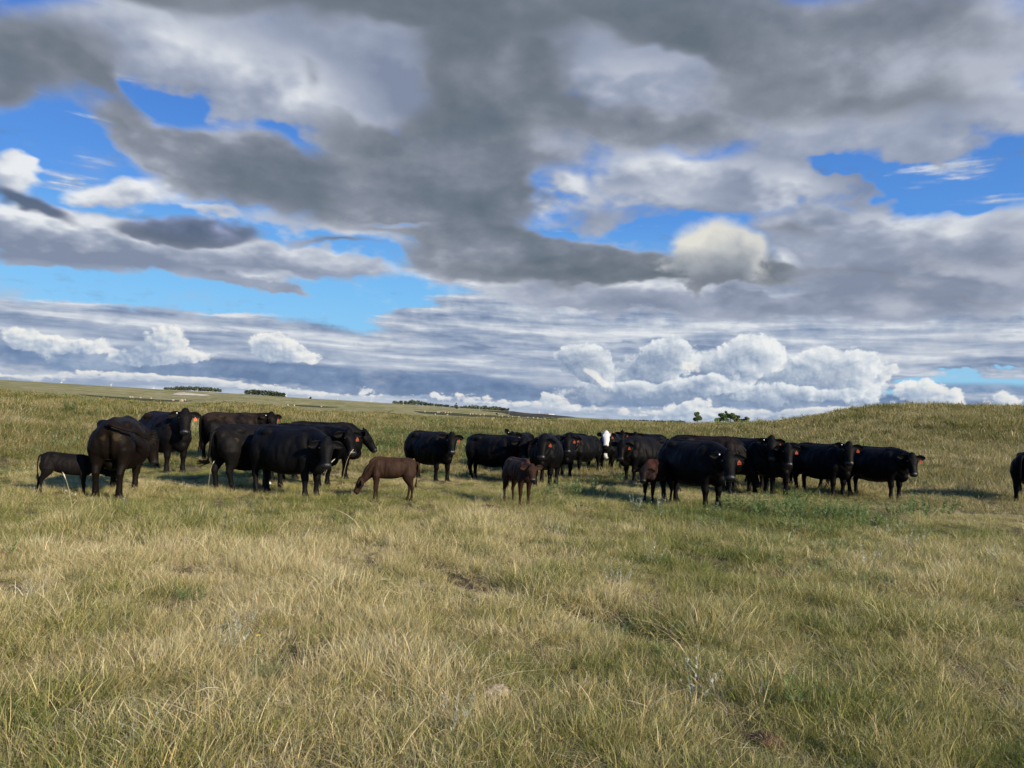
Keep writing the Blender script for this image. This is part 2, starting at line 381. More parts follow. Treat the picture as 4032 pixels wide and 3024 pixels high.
nish = N.v('MULTIPLY', N.v('SCALE', sky_tex.outputs[0], scale=SKY_K), (0.45, 0.80, 1.45))
clear = N.mix(0.8, nish, N.ramp(N.m('DIVIDE', EL, 30.0, clamp=True), CLEAR))
col = N.mix(ca, clear, cc)
col = N.mix(N.step(EL, -2.0, -0.8), (0.12, 0.11, 0.07), col)
bg = N.new('ShaderNodeBackground')
N.put(bg.inputs['Color'], col)
bg.inputs['Strength'].default_value = 1.0 / 2 ** scene.view_settings.exposure
wo = N.new('ShaderNodeOutputWorld')
wt.links.new(bg.outputs[0], wo.inputs[0])
# ------------------------------------------------------------------ helpers for objects
def new_mesh(name, verts, faces, mats=(), smooth=False):
    me = bpy.data.meshes.new(name)
    me.from_pydata([tuple(v) for v in verts], [], [tuple(f) for f in faces])
    for m in mats:
        me.materials.append(m)
    if smooth:
        me.polygons.foreach_set('use_smooth', [True] * len(me.polygons))
    me.update()
    return me

def np_mesh(name, V, Q, mats=(), smooth=False):
    """mesh from an array of vertices and an array of equal-sized faces"""
    me = bpy.data.meshes.new(name)
    V = np.asarray(V, np.float32)
    Q = np.asarray(Q, np.int32)
    k = Q.shape[1]
    me.vertices.add(len(V))
    me.vertices.foreach_set('co', V.ravel())
    me.loops.add(Q.size)
    me.loops.foreach_set('vertex_index', Q.ravel())
    me.polygons.add(len(Q))
    me.polygons.foreach_set('loop_start', np.arange(0, Q.size, k, dtype=np.int32))
    me.polygons.foreach_set('loop_total', np.full(len(Q), k, np.int32))
    for m in mats:
        me.materials.append(m)
    if smooth:
        me.polygons.foreach_set('use_smooth', np.ones(len(Q), bool))
    me.update(calc_edges=True)
    return me

def put(name, me, parent=None, loc=None, rot=None, **props):
    o = bpy.data.objects.new(name, me)
    COL.objects.link(o)
    if parent is not None:
        o.parent = parent
    if loc is not None:
        o.location = loc
    if rot is not None:
        o.rotation_euler = rot
    for k, v in props.items():
        o[k] = v
    return o

def material(name, rough=0.9, spec=0.2):
    m = bpy.data.materials.new(name)
    m.use_nodes = True
    m.node_tree.nodes.clear()
    n = NT(m.node_tree)
    out = n.new('ShaderNodeOutputMaterial')
    b = n.new('ShaderNodeBsdfPrincipled')
    b.inputs['Roughness'].default_value = rough
    b.inputs['Specular IOR Level'].default_value = spec
    m.node_tree.links.new(b.outputs[0], out.inputs[0])
    return m, n, b, out

def plain(name, colour, rough=0.8, spec=0.2, var=0.25, scale=6.0):
    m, n, b, _ = material(name, rough, spec)
    tc = n.new('ShaderNodeTexCoord').outputs['Object']
    f = n.noise(tc, scale, 5, 0.6)
    n.put(b.inputs['Base Color'], n.mix(n.step(f, 0.3, 0.7), tuple(c * (1 - var) for c in colour), tuple(min(1, c * (1 + var)) for c in colour)))
    return m

# ------------------------------------------------------------------ the lie of the land: heights round the viewpoint
_RR = np.array([50, 80, 130, 250, 450, 600, 800, 1150], float)
_EE = {  # azimuth: apparent height over the level horizon at each of those distances, 1/3030 rad
    -180: (-95, -60, -35, -18, -10, -8, -6, -4), -75: (-60, -25, 5, 16, 17, 20, 28, 34), -50: (-60, -20, 5, 16, 17, 20, 30, 40),
    -33.6: (-66, -24, -2, 12, 14, 20, 30, 41), -25: (-85, -44, -27, -16, -8, -1, 15, 37), -23.3: (-85, -44, -27, -13, -8, -1, 16, 37), -21: (-85, -43, -12, 7, 3, 6, 18, 35), -18.5: (-85, -42, -10, 12, 9, 12, 20, 33),
    -16.3: (-88, -46, -26, -8, -8, -2, 15, 30), -14.8: (-88, -47, -30, -20, -14, -6, 13, 29), -12: (-88, -47, -26, -12, -10, -4, 12, 28), -9.5: (-92, -52, -24, -2, -10, -4, 9, 26), -7: (-95, -50, -34, -22, -22, -11, 6, 23),
    0: (-95, -40, -26, -28, -22, -10, 2, 15), 5.4: (-85, -38, -20, -18, -15, -9, -5, -1), 12.7: (-84, -26, -15, -7, -9, -7, -5, -3),
    16.3: (-80, -10, -6, -4, -9, -7, -5, -3), 18.2: (-74, 2, 0, 0, -8, -6, -5, -3), 21.3: (-62, 31, 24, 8, -5, -5, -4, -2), 24.4: (-48, 76, 66, 25, 0, -4, -3, -2), 27.5: (-36, 92, 82, 40, 5, -3, -3, -2),
    30.5: (-30, 93, 84, 50, 10, 0, -3, -2), 33.6: (-30, 88, 82, 60, 20, 0, -3, -2), 40: (-30, 90, 86, 50, 18, 0, -3, -2), 50: (-40, 60, 60, 40, 15, 0, -3, -2), 75: (-60, 20, 20, 10, 5, 0, -3, -2), 180: (-95, -60, -35, -18, -10, -8, -6, -4)}
_TA = np.arange(-180, 180.01, 0.75)
_TL = np.arange(math.log(4), math.log(12000), 0.06)
def _table():
    azs = sorted(_EE)
    rows = []
    for a in azs:
        z30 = -0.28 * math.exp(-((a - 1) / 13.0) ** 2) - 0.10 * math.exp(-((a - 28) / 12.0) ** 2)
        zs = [0.0, 0.0, z30] + [EYE + e * r / 3030 for e, r in zip(_EE[a], _RR)] + [3.0 if a < -5 else 0.5, 0.0, 0.0]
        rs = [4, 16, 29] + list(_RR) + [2200, 4500, 12000]
        rows.append(np.interp(_TL, np.log(rs), zs))
    rows = np.array(rows)
    T = np.array([np.interp(_TA, azs, rows[:, j]) for j in range(len(_TL))]).T
    k = np.exp(-0.5 * (np.arange(-3, 4) / 1.4) ** 2)
    k /= k.sum()
    for ax in (0, 1):
        P_ = np.pad(T, [(3, 3) if i == ax else (0, 0) for i in (0, 1)], mode='edge')
        T = sum(k[i] * np.take(P_, range(i, i + T.shape[ax]), ax) for i in range(7))
    return T
_TT = _table()
RUTS = []          # wheel ruts: x0, y0, x1, y1, half width, depth
def height(x, y):
    x, y = np.asarray(x, float), np.asarray(y, float)
    r = np.maximum(np.hypot(x, y), 4.01)
    a = np.degrees(np.arctan2(x, y))
    fa = np.clip((a + 180) / 0.75, 0, len(_TA) - 1.001)
    fr = np.clip((np.log(r) - _TL[0]) / 0.06, 0, len(_TL) - 1.001)
    ia, ir = fa.astype(int), fr.astype(int)
    ta, tr = fa - ia, fr - ir
    z = (_TT[ia, ir] * (1 - ta) + _TT[ia + 1, ir] * ta) * (1 - tr) + (_TT[ia, ir + 1] * (1 - ta) + _TT[ia + 1, ir + 1] * ta) * tr
    sh = x.shape
    xf, yf = x.ravel().astype(np.float32), y.ravel().astype(np.float32)
    b = fbm(xf * 0.55, yf * 0.55, 3, 0.5, 80).reshape(sh) * 0.05 * np.clip(r / 8, 0.4, 1) + fbm(xf * 0.11, yf * 0.11, 3, 0.5, 81).reshape(sh) * np.clip((r - 25) * 0.006, 0, 0.5)
    z = z + b * np.clip((240 - r) / 100, 0, 1)
    for x0, y0, x1, y1, w, d in RUTS:
        L = math.hypot(x1 - x0, y1 - y0)
        ux, uy = (x1 - x0) / L, (y1 - y0) / L
        s = (x - x0) * ux + (y - y0) * uy
        q = (x - x0) * -uy + (y - y0) * ux + 0.12 * np.sin(s * 1.7)
        z = z - d * np.exp(-(q / w) ** 2) * np.clip(s + .5, 0, 1) * np.clip(L + .5 - s, 0, 1)
    return z

def gp(px, py, far=9000):
    """the point of the ground seen at a point of the 4032 x 3024 photograph"""
    d = ray(px, py)
    ts = np.exp(np.linspace(math.log(2.5), math.log(far), 4000))
    zz = EYE + d.z * ts
    hz = height(d.x * ts, d.y * ts)
    k = np.argmax(zz < hz)
    if zz[k] >= hz[k]:
        k = len(ts) - 1
    t = ts[k]
    x, y = d.x * t, d.y * t
    return Vector((x, y, float(height(x, y))))

_p0, _p1 = gp(1660, 2215), gp(2720, 2560)
RUTS.append((_p0.x, _p0.y, _p1.x, _p1.y, 0.20, 0.10))
_p0, _p1 = gp(2380, 2300), gp(3150, 2480)
_p0, _p1 = gp(1700, 1925), gp(2000, 1975)

def dryness(x, y):
    """0 green sward, 1 dry standing grass"""
    x, y = x.astype(np.float32), y.astype(np.float32)
    r = np.hypot(x, y)
    a = np.degrees(np.arctan2(x, y))
    d = 0.635 + 0.60 * fbm(x * 0.22, y * 0.22, 4, 0.55, 90) + 0.42 * fbm(x * 1.3, y * 1.3, 4, 0.55, 91)
    d = d - 0.08 * np.exp(-((r - 13.5) / 3.5) ** 2) + 0.06 * np.exp(-((r - 8.5) / 3.0) ** 2)
    d = d - 0.35 * np.exp(-((a - 21) / 9) ** 2 - ((r - 14.5) / 2.6) ** 2) - 0.38 * np.exp(-((a - 1) / 17) ** 2 - ((r - 44) / 17) ** 2) - 0.22 * np.exp(-((a + 28) / 9) ** 2 - ((r - 24) / 9) ** 2)
    d = d + 0.35 * np.exp(-((a - 31) / 6) ** 2 - ((r - 36) / 9) ** 2) + 0.15 * np.exp(-((a - 30) / 13) ** 2 - ((r - 75) / 25) ** 2)
    d = d + 0.22 * np.exp(-((a + 12) / 9) ** 2 - ((r - 200) / 80) ** 2)
    return np.clip(d, 0, 1)

# ground mesh: rings growing with distance, finer where the land is seen best
az_f = np.radians(np.arange(-48, 48.01, 0.35))
az_b = np.radians(np.arange(51, 309.01, 3.0))
AZS = np.concatenate([az_f, az_b])
RS = np.concatenate([[0.0], np.exp(np.linspace(math.log(1.2), math.log(11500), 300))])
X = RS[:, None] * np.sin(AZS)[None]
Y = RS[:, None] * np.cos(AZS)[None]
Z = height(X, Y)
Z[0, :] = float(height(0.0, 0.0))
nA, nR = len(AZS), len(RS)
ii, jj = np.meshgrid(np.arange(nR - 1), np.arange(nA), indexing='ij')
jn = (jj + 1) % nA
quads = np.stack([ii * nA + jj, ii * nA + jn, (ii + 1) * nA + jn, (ii + 1) * nA + jj], -1).reshape(-1, 4)
gm, n, b, _ = material("prairie_ground", 0.95, 0.1)
geo = n.new('ShaderNodeNewGeometry').outputs['Position']
dist = n.v('LENGTH', geo)
near_f = n.step(dist, 25.0, 110.0)
soil = n.mix(n.step(n.noise(geo, 18.0, 6, 0.7), 0.3, 0.7), (0.085, 0.062, 0.036), (0.20, 0.155, 0.090))
soil = n.mix(n.step(n.noise(geo, 1.3, 4, 0.6), 0.45, 0.65), soil, (0.050, 0.060, 0.024))
dry_a = n.new('ShaderNodeAttribute', attribute_name='dry').outputs['Fac']
g_hi = n.noise(n.v('MULTIPLY', geo, (1.0, 0.35, 1.0)), 0.30, 8, 0.66)
g_lo = n.noise(geo, 0.020, 5, 0.6)
t = n.m('MULTIPLY_ADD', n.m('SUBTRACT', g_hi, 0.5), 1.3, n.m('MULTIPLY_ADD', n.m('SUBTRACT', g_lo, 0.5), 1.2, n.m('MULTIPLY', dry_a, 0.95)))
sward = n.ramp(t, [(0.0, (0.120, 0.145, 0.045)), (0.4, (0.225, 0.225, 0.080)), (0.65, (0.31, 0.275, 0.120)), (1.0, (0.42, 0.36, 0.185))])
n.put(b.inputs['Base Color'], n.mix(near_f, soil, sward))
bump = n.new('ShaderNodeBump')
bump.inputs['Strength'].default_value = 0.8
bump.inputs['Distance'].default_value = 0.25
n.put(bump.inputs['Height'], n.noise(geo, 2.2, 8, 0.7))
n.put(b.inputs['Normal'], bump.outputs[0])
gme = np_mesh("ground", np.stack([X, Y, Z], -1).reshape(-1, 3), quads, [gm], True)
at = gme.attributes.new('dry', 'FLOAT', 'POINT')
at.data.foreach_set('value', dryness(X, Y).astype(np.float32).ravel())
put("ground", gme, kind='structure')
# ------------------------------------------------------------------ grass: clumps of separate blades, spread over the ground by density
def blade_set(rng, count, radius, h0, h1, w, lean, curl, rr=(0, 1), flat=0.0, head=0.0, segs=3):
    """count curved tapering blades on a disc; returns vertices, quads and per-vertex (dry, tip, bright)"""
    ang = rng.random(count) * 2 * np.pi
    rad = radius * np.sqrt(rng.random(count))
    bx, by = rad * np.cos(ang), rad * np.sin(ang)
    hh = h0 + (h1 - h0) * rng.random(count) ** 1.4
    da = ang + rng.normal(0, 1.3, count)
    ln = lean * (0.3 + rng.random(count))
    cu = curl * rng.random(count)
    ww = w * (0.6 + 0.8 * rng.random(count))
    fa = rng.random(count) * np.pi
    dry = rr[0] + (rr[1] - rr[0]) * rng.random(count)
    br = 0.42 + 1.05 * rng.random(count)
    ts = np.linspace(0, 1, segs + 1)
    V, A = [], []
    for t in ts:
        out = (ln * t + cu * t * t) * hh
        up = hh * (t - 0.45 * cu * t ** 3) * (1 - flat) + flat * hh * 0.25 * np.sin(t * np.pi)
        x, y, z = bx + np.cos(da) * out, by + np.sin(da) * out, up - 0.01
        wt_ = ww * ((1 - t) ** 0.6 + (head if 0.6 < t < 0.99 else 0.06)) * 0.5
        sx, sy = np.cos(fa) * wt_, np.sin(fa) * wt_
        V.append(np.stack([np.stack([x - sx, y - sy, z], -1), np.stack([x + sx, y + sy, z], -1)], 1))
        A.append(np.stack([dry, np.full(count, t), br], -1)[:, None, :].repeat(2, 1))
    V = np.stack(V, 1).reshape(count, -1, 3)
    A = np.stack(A, 1).reshape(count, -1, 3)
    k = (segs + 1) * 2
    base = (np.arange(count) * k)[:, None, None]
    q = np.array([[2 * i, 2 * i + 1, 2 * i + 3, 2 * i + 2] for i in range(segs)])[None]
    return V.reshape(-1, 3), (base + q).reshape(-1, 4), A.reshape(-1, 3)

def leafy_set(rng, stems, radius, h, leaf, count, rr):
    """forb: upright stems carrying many narrow leaves"""
    Vs, As = [], []
    n_leaf = stems * count
    sa, sr = rng.random(stems) * 2 * np.pi, radius * np.sqrt(rng.random(stems))
    hs = h * (0.6 + 0.5 * rng.random(stems))
    sl = 0.35 * rng.random(stems) + sr / radius * 0.3
    s = rng.integers(0, stems, n_leaf)
    t = 0.12 + 0.88 * rng.random(n_leaf) ** 0.8
    cx = sr[s] * np.cos(sa[s]) + np.cos(sa[s]) * sl[s] * t * hs[s]
    cy = sr[s] * np.sin(sa[s]) + np.sin(sa[s]) * sl[s] * t * hs[s]
    cz = hs[s] * t
    la = rng.random(n_leaf) * 2 * np.pi
    L = leaf * (0.5 + rng.random(n_leaf)) * (1.25 - 0.7 * t)
    up = 0.3 + 0.8 * rng.random(n_leaf)
    ex, ey, ez = cx + np.cos(la) * L, cy + np.sin(la) * L, cz + up * L
    px, py = -np.sin(la) * L * 0.16, np.cos(la) * L * 0.16
    mx, my, mz = (cx + ex) / 2, (cy + ey) / 2, (cz + ez) / 2 + L * .08
    V = np.stack([np.stack([cx, cy, cz], -1), np.stack([mx + px, my + py, mz], -1), np.stack([ex, ey, ez], -1), np.stack([mx - px, my - py, mz], -1)], 1)
    dry = rr[0] + (rr[1] - rr[0]) * rng.random(n_leaf)
    A = np.stack([dry, t, 0.6 + 0.6 * rng.random(n_leaf)], -1)[:, None].repeat(4, 1)
    q = np.arange(n_leaf * 4).reshape(-1, 4)
    return V.reshape(-1, 3), q, A.reshape(-1, 3)

def joined(sets):
    Vs, Qs, As, o = [], [], [], 0
    for V, Q, A in sets:
        Vs.append(V); Qs.append(Q + o); As.append(A)
        o += len(V)
    return np.concatenate(Vs), np.concatenate(Qs), np.concatenate(As)

def grass_mesh(name, sets, mat):
    V, Q, A = joined(sets)
    me = np_mesh(name, V, Q, [mat], True)
    a = me.attributes.new('blade', 'FLOAT_VECTOR', 'POINT')
    a.data.foreach_set('vector', A.astype(np.float32).ravel())
    return me

def grass_material(name, stops, instanced=True, gain=1.0, trans=0.38):
    m = bpy.data.materials.new(name)
    m.use_nodes = True
    m.node_tree.nodes.clear()
    n = NT(m.node_tree)
    out = n.new('ShaderNodeOutputMaterial')
    r, tip, br = n.sep(n.new('ShaderNodeAttribute', attribute_name='blade').outputs['Vector'])
    f = n.m('MULTIPLY_ADD', tip, 0.22, n.m('MULTIPLY', r, 0.62))
    if instanced:
        tint = n.new('ShaderNodeAttribute', attribute_name='tint', attribute_type='INSTANCER').outputs['Fac']
        f = n.m('MULTIPLY_ADD', n.m('SUBTRACT', tint, 0.5), 0.95, f)
    c = n.ramp(f, stops)
    hue = n.m('FRACT', n.m('MULTIPLY', r, 23.7))
    c = n.v('MULTIPLY', c, n.mix(hue, (1.06, 0.94, 0.88), (0.93, 1.06, 1.00)))
    c = n.v('SCALE', c, scale=n.m('MULTIPLY', br, gain))
    d = n.new('ShaderNodeBsdfDiffuse')
    n.put(d.inputs[0], c)
    tr = n.new('ShaderNodeBsdfTranslucent')
    n.put(tr.inputs[0], n.v('MULTIPLY', c, (1.0, 1.05, 0.7)))
    gl = n.new('ShaderNodeBsdfGlossy')
    gl.inputs['Roughness'].default_value = 0.45
    mx = n.new('ShaderNodeMixShader')
    mx.inputs[0].default_value = trans
    m.node_tree.links.new(d.outputs[0], mx.inputs[1])
    m.node_tree.links.new(tr.outputs[0], mx.inputs[2])
    m2 = n.new('ShaderNodeMixShader')
    m2.inputs[0].default_value = 0.035
    m.node_tree.links.new(mx.outputs[0], m2.inputs[1])
    m.node_tree.links.new(gl.outputs[0], m2.inputs[2])
    m.node_tree.links.new(m2.outputs[0], out.inputs[0])
    return m

GRASS_STOPS = [(0.0, (0.100, 0.145, 0.026)), (0.25, (0.190, 0.215, 0.046)), (0.48, (0.300, 0.280, 0.090)), (0.70, (0.460, 0.380, 0.165)), (0.88, (0.590, 0.485, 0.255)), (1.0, (0.68, 0.58, 0.37))]
grass_mat = grass_material("grass_blades", GRASS_STOPS, gain=1.12)
far_grass_mat = grass_material("rank_meadow_grass", [(p, (c[0] * .66, c[1] * .65, c[2] * .56)) for p, c in GRASS_STOPS], gain=1.0)
forb_mat = grass_material("forb_leaves", [(0.0, (0.18, 0.25, 0.085)), (0.5, (0.28, 0.35, 0.14)), (1.0, (0.38, 0.42, 0.21))], gain=1.0)
sage_mat = grass_material("sage_leaves", [(0.0, (0.20, 0.24, 0.18)), (1.0, (0.42, 0.45, 0.38))], gain=1.0)

lib = bpy.data.collections.new("grass_clumps")          # not linked to the scene: only a source of clump shapes
rg = np.random.default_rng(21)
clumps = []
def clump(kind, sets, mat=grass_mat):
    me = grass_mesh("clump", sets, mat)
    o = bpy.data.objects.new("clump_%03d" % len(clumps), me)
    lib.objects.link(o)
    clumps.append(kind)
for k in range(6):    # short mixed sward
    clump('sward', [blade_set(rg, 95, 0.17, 0.03, 0.10, 0.0036, 0.6, 0.8, (0, 1)), blade_set(rg, 40, 0.15, 0.06, 0.17, 0.0024, 0.4, 0.7, (0.2, 1.2))])
for k in range(5):    # tall dry stems with nodding heads
    clump('stems', [blade_set(rg, 44, 0.18, 0.10, 0.27, 0.0020, 0.25, 0.5, (0.4, 1.25), head=0.5, segs=4), blade_set(rg, 2, 0.18, 0.22, 0.40, 0.0030, 0.35, 1.0, (0.8, 1.35), head=0.8, segs=5),
                    blade_set(rg, 30, 0.16, 0.08, 0.22, 0.004, 0.5, 0.8, (0.2, 1.0))])
for k in range(4):    # flattened thatch and curls
    clump('thatch', [blade_set(rg, 64, 0.22, 0.05, 0.15, 0.0038, 1.4, 1.2, (0.45, 1.35), flat=0.8), blade_set(rg, 26, 0.2, 0.05, 0.12, 0.004, 0.9, 1.2, (0.1, 1.0))])
for k in range(3):    # leafy forbs
    clump('forb', [leafy_set(rg, 9, 0.13, 0.15, 0.028, 26, (0, 1))], forb_mat)
for k in range(4):    # broader patches for the middle distance
    clump('mid', [blade_set(rg, 130, 0.42, 0.06, 0.22, 0.010, 0.5, 0.8, (0, 1.1)), blade_set(rg, 26, 0.4, 0.18, 0.34, 0.007, 0.3, 0.8, (0.5, 1.25), head=0.5)], far_grass_mat)
for k in range(2):
    clump('midforb', [leafy_set(rg, 16, 0.32, 0.26, 0.06, 26, (0, 1))], forb_mat)
for k in range(4):    # and for the far meadow and the hill
    clump('far', [blade_set(rg, 110, 1.0, 0.10, 0.32, 0.026, 0.4, 0.6, (0, .8), segs=2), blade_set(rg, 40, 1.0, 0.18, 0.34, 0.018, 0.3, 0.6, (0.5, 1.2), segs=2)], far_grass_mat)
for k in range(2):
    clump('farforb', [leafy_set(rg, 22, 0.8, 0.42, 0.14, 16, (0.2, 1))], forb_mat)
petal_mat = grass_material("white_petals", [(0.0, (0.55, 0.55, 0.50)), (1.0, (0.85, 0.84, 0.80))], gain=1.0)
for k in range(3):    # small white meadow flowers
    clump('flower', [leafy_set(rg, 5, 0.22, 0.28, 0.036, 10, (0.4, 1))], petal_mat)
KIND = {k: [i for i, c in enumerate(clumps) if c == k] for k in set(clumps)}

PT, PI_, PR, PS, PTN = [], [], [], [], []
def sow(kind, r0, r1, dens, s0, s1, where=None, a_half=47.0, tall=1.0):
    area = math.radians(2 * a_half) / 2 * (r1 * r1 - r0 * r0)
    cnt = int(area * dens)
    a = np.radians((rg.random(cnt) * 2 - 1) * a_half)
    r = np.sqrt(r0 * r0 + (r1 * r1 - r0 * r0) * rg.random(cnt))
    x, y = r * np.sin(a), r * np.cos(a)
    dr = dryness(x, y)
    keep = np.ones(cnt, bool) if where is None else rg.random(cnt) < where(x, y, dr)
    x, y, dr, r = x[keep], y[keep], dr[keep], r[keep]
    cnt = len(x)
    s = s0 + (s1 - s0) * rg.random(cnt)
    patch = 1.0 + 1.3 * fbm((x * 1.0).astype(np.float32), (y * 1.0).astype(np.float32), 4, 0.55, 120)
    s = s * np.clip(patch, 0.30, 1.5)
    s = s * (1 - 0.50 * np.exp(-((r - 19.5) / 7.5) ** 2) * (1 - 0.5 * np.clip(greenband(x, y), 0, 1)))
    for x0, y0, x1, y1, w, d in RUTS:
        L = math.hypot(x1 - x0, y1 - y0)
        ux, uy = (x1 - x0) / L, (y1 - y0) / L
        t_, q = (x - x0) * ux + (y - y0) * uy, (x - x0) * -uy + (y - y0) * ux
        s = np.where((np.abs(q) < w * .9) & (t_ > 0) & (t_ < L), s * 0.45, s)
    z = height(x, y)
    PT.append(np.stack([x, y, z], -1))
    PI_.append(rg.choice(KIND[kind], cnt))
    tilt = 0.16
    PR.append(np.stack([rg.normal(0, tilt, cnt), rg.normal(0, tilt, cnt), rg.random(cnt) * 6.283], -1))
    PS.append(np.stack([s, s, s * (0.75 + 0.5 * rg.random(cnt)) * tall], -1))
    PTN.append(np.clip(dr + 0.02 + (0.6 * fbm((x * .16).astype(np.float32), (y * .16).astype(np.float32), 3, .5, 170) * np.clip((r - 20) / 20, 0, 1)) + rg.normal(0, 0.19, cnt), 0, 1))

tallpatch = lambda x, y, d: np.clip(0.25 + 2.6 * fbm((x * .45).astype(np.float32), (y * .45).astype(np.float32), 3, .5, 140) + 0.7 * (d - .5), 0.02, 1)
def greenband(x, y):
    a, r = np.degrees(np.arctan2(x, y)), np.hypot(x, y)
    return np.exp(-((a - 21) / 8) ** 2 - ((r - 14.2) / 2.2) ** 2) + 0.7 * np.exp(-((a - 6) / 5) ** 2 - ((r - 17) / 3) ** 2)
forbpatch = lambda x, y, d: np.clip(-0.15 + 1.3 * greenband(x, y) + 2.0 * fbm((x * .35).astype(np.float32), (y * .35).astype(np.float32), 3, .5, 150) + 1.1 * (0.55 - d), 0.0, 1)
sow('sward', 1.5, 9, 95, 0.6, 1.15)
sow('stems', 1.5, 9, 16, 0.55, 0.95, tallpatch)
sow('thatch', 1.5, 9, 40, 0.7, 1.15)
sow('forb', 1.5, 9, 9, 0.3, 0.9, forbpatch)
sow('sward', 9, 20, 42, 0.9, 1.5)
sow('stems', 9, 20, 9, 0.7, 1.1, tallpatch)
sow('thatch', 9, 20, 9, 0.9, 1.4)
sow('forb', 9, 20, 9, 0.6, 1.4, forbpatch)
sow('sward', 20, 27, 12, 0.9, 1.5)
sow('mid', 20, 48, 7, 0.7, 1.3)
sow('midforb', 18, 55, 2.0, 0.6, 1.2, forbpatch)
sow('midforb', 26, 62, 1.8, 0.7, 1.3, lambda x, y, d: np.clip(np.exp(-((np.degrees(np.arctan2(x, y)) - 0) / 15) ** 2) * (.4 + 2.5 * fbm((x * .2).astype(np.float32), (y * .2).astype(np.float32), 3, .5, 180)), 0, 1))
sow('mid', 48, 75, 3.5, 0.9, 1.6)
sow('far', 48, 140, 1.3, 0.7, 1.15)
sow('farforb', 48, 130, 0.10, 0.6, 1.2, forbpatch)
def flowerpatch(x, y, d):
    a, r = np.degrees(np.arctan2(x, y)), np.hypot(x, y)
    return np.clip(0.05 + 0.9 * np.exp(-((a + 30) / 7) ** 2 - ((r - 26) / 13) ** 2) + 0.35 * np.exp(-((a + 9) / 6) ** 2 - ((r - 36) / 10) ** 2) + 0.25 * np.exp(-((a - 29) / 5) ** 2 - ((r - 11) / 3) ** 2), 0, 1) * (fbm((x * .5).astype(np.float32), (y * .5).astype(np.float32), 3, .5, 160) > .02)
sow('flower', 9, 60, 1.3, 0.7, 1.3, flowerpatch)
pts = np.concatenate(PT)
print("grass clumps", len(pts))
pme = bpy.data.meshes.new("prairie_grass")
pme.vertices.add(len(pts))
pme.vertices.foreach_set('co', pts.astype(np.float32).ravel())
for nm, ty, arr, key in (('idx', 'INT', np.concatenate(PI_).astype(np.int32), 'value'), ('tint', 'FLOAT', np.concatenate(PTN).astype(np.float32), 'value'),
                         ('rot', 'FLOAT_VECTOR', np.concatenate(PR).astype(np.float32).ravel(), 'vector'), ('scl', 'FLOAT_VECTOR', np.concatenate(PS).astype(np.float32).ravel(), 'vector')):
    pme.attributes.new(nm, ty, 'POINT').data.foreach_set(key, arr)
grass = put("prairie_grass", pme, kind='stuff')
ng = bpy.data.node_groups.new("sow_grass", 'GeometryNodeTree')
ng.interface.new_socket("Geometry", in_out='INPUT', socket_type='NodeSocketGeometry')
ng.interface.new_socket("Geometry", in_out='OUTPUT', socket_type='NodeSocketGeometry')
gi, go = ng.nodes.new('NodeGroupInput'), ng.nodes.new('NodeGroupOutput')
ci = ng.nodes.new('GeometryNodeCollectionInfo')
ci.inputs['Collection'].default_value = lib
ci.inputs['Separate Children'].default_value = True
ci.inputs['Reset Children'].default_value = True
ip = ng.nodes.new('GeometryNodeInstanceOnPoints')
ip.inputs['Pick Instance'].default_value = True
def named(nm, ty):
    a = ng.nodes.new('GeometryNodeInputNamedAttribute')
    a.data_type = ty
    a.inputs['Name'].default_value = nm
    return a.outputs['Attribute']
e2r = ng.nodes.new('FunctionNodeEulerToRotation')
L_ = ng.links.new
L_(gi.outputs[0], ip.inputs['Points'])
L_(ci.outputs[0], ip.inputs['Instance'])
L_(named('idx', 'INT'), ip.inputs['Instance Index'])
L_(named('rot', 'FLOAT_VECTOR'), e2r.inputs[0])
L_(e2r.outputs[0], ip.inputs['Rotation'])
L_(named('scl', 'FLOAT_VECTOR'), ip.inputs['Scale'])
L_(ip.outputs[0], go.inputs[0])
grass.modifiers.new("sow", 'NODES').node_group = ng
# ------------------------------------------------------------------ cattle
def coat_material():
    m, n, b, out = material("cattle_coat", 0.55, 0.22)
    c = n.new('ShaderNodeAttribute', attribute_name='coat').outputs['Color']
    wet = n.new('ShaderNodeAttribute', attribute_name='wet').outputs['Fac']
    tc = n.new('ShaderNodeTexCoord').outputs['Object']
    big = n.noise(tc, 2.2, 4, 0.6)
    hair = n.noise(n.v('MULTIPLY', tc, (1.0, 1.0, 0.28)), 95.0, 4, 0.65)
    k = n.m('MULTIPLY_ADD', big, 0.9, n.m('MULTIPLY', hair, 0.9))
    n.put(b.inputs['Base Color'], n.v('SCALE', c, scale=n.m('MULTIPLY', n.m('ADD', k, 0.12), 0.8)))
    n.put(b.inputs['Roughness'], n.mix(wet, (0.50,) * 3, (0.30,) * 3))
    n.put(b.inputs['Specular IOR Level'], n.m('MULTIPLY_ADD', wet, 0.25, 0.07))
    b.inputs['Sheen Weight'].default_value = 0.0
    b.inputs['Sheen Roughness'].default_value = 0.4
    b.inputs['Sheen Tint'].default_value = (0.8, 0.62, 0.45, 1)
    bp = n.new('ShaderNodeBump')
    bp.inputs['Strength'].default_value = 0.5
    bp.inputs['Distance'].default_value = 0.012
    fold = n.noise(n.v('MULTIPLY', tc, (1.0, 1.0, 0.5)), 7.0, 4, 0.6)
    n.put(bp.inputs['Height'], n.m('MULTIPLY_ADD', hair, 0.9, n.m('MULTIPLY', fold, 2.4)))
    n.put(b.inputs['Normal'], bp.outputs[0])
    return m
coat_mat = coat_material()
tag_orange = plain("tag_orange", (0.29, 0.055, 0.022), 0.6, 0.2, 0.45, 70.0)
tag_faded = plain("tag_faded", (0.58, 0.15, 0.085), 0.6, 0.2, 0.35, 70.0)
tag_ink = plain("tag_ink", (0.10, 0.012, 0.008), 0.6, 0.2, 0.05)
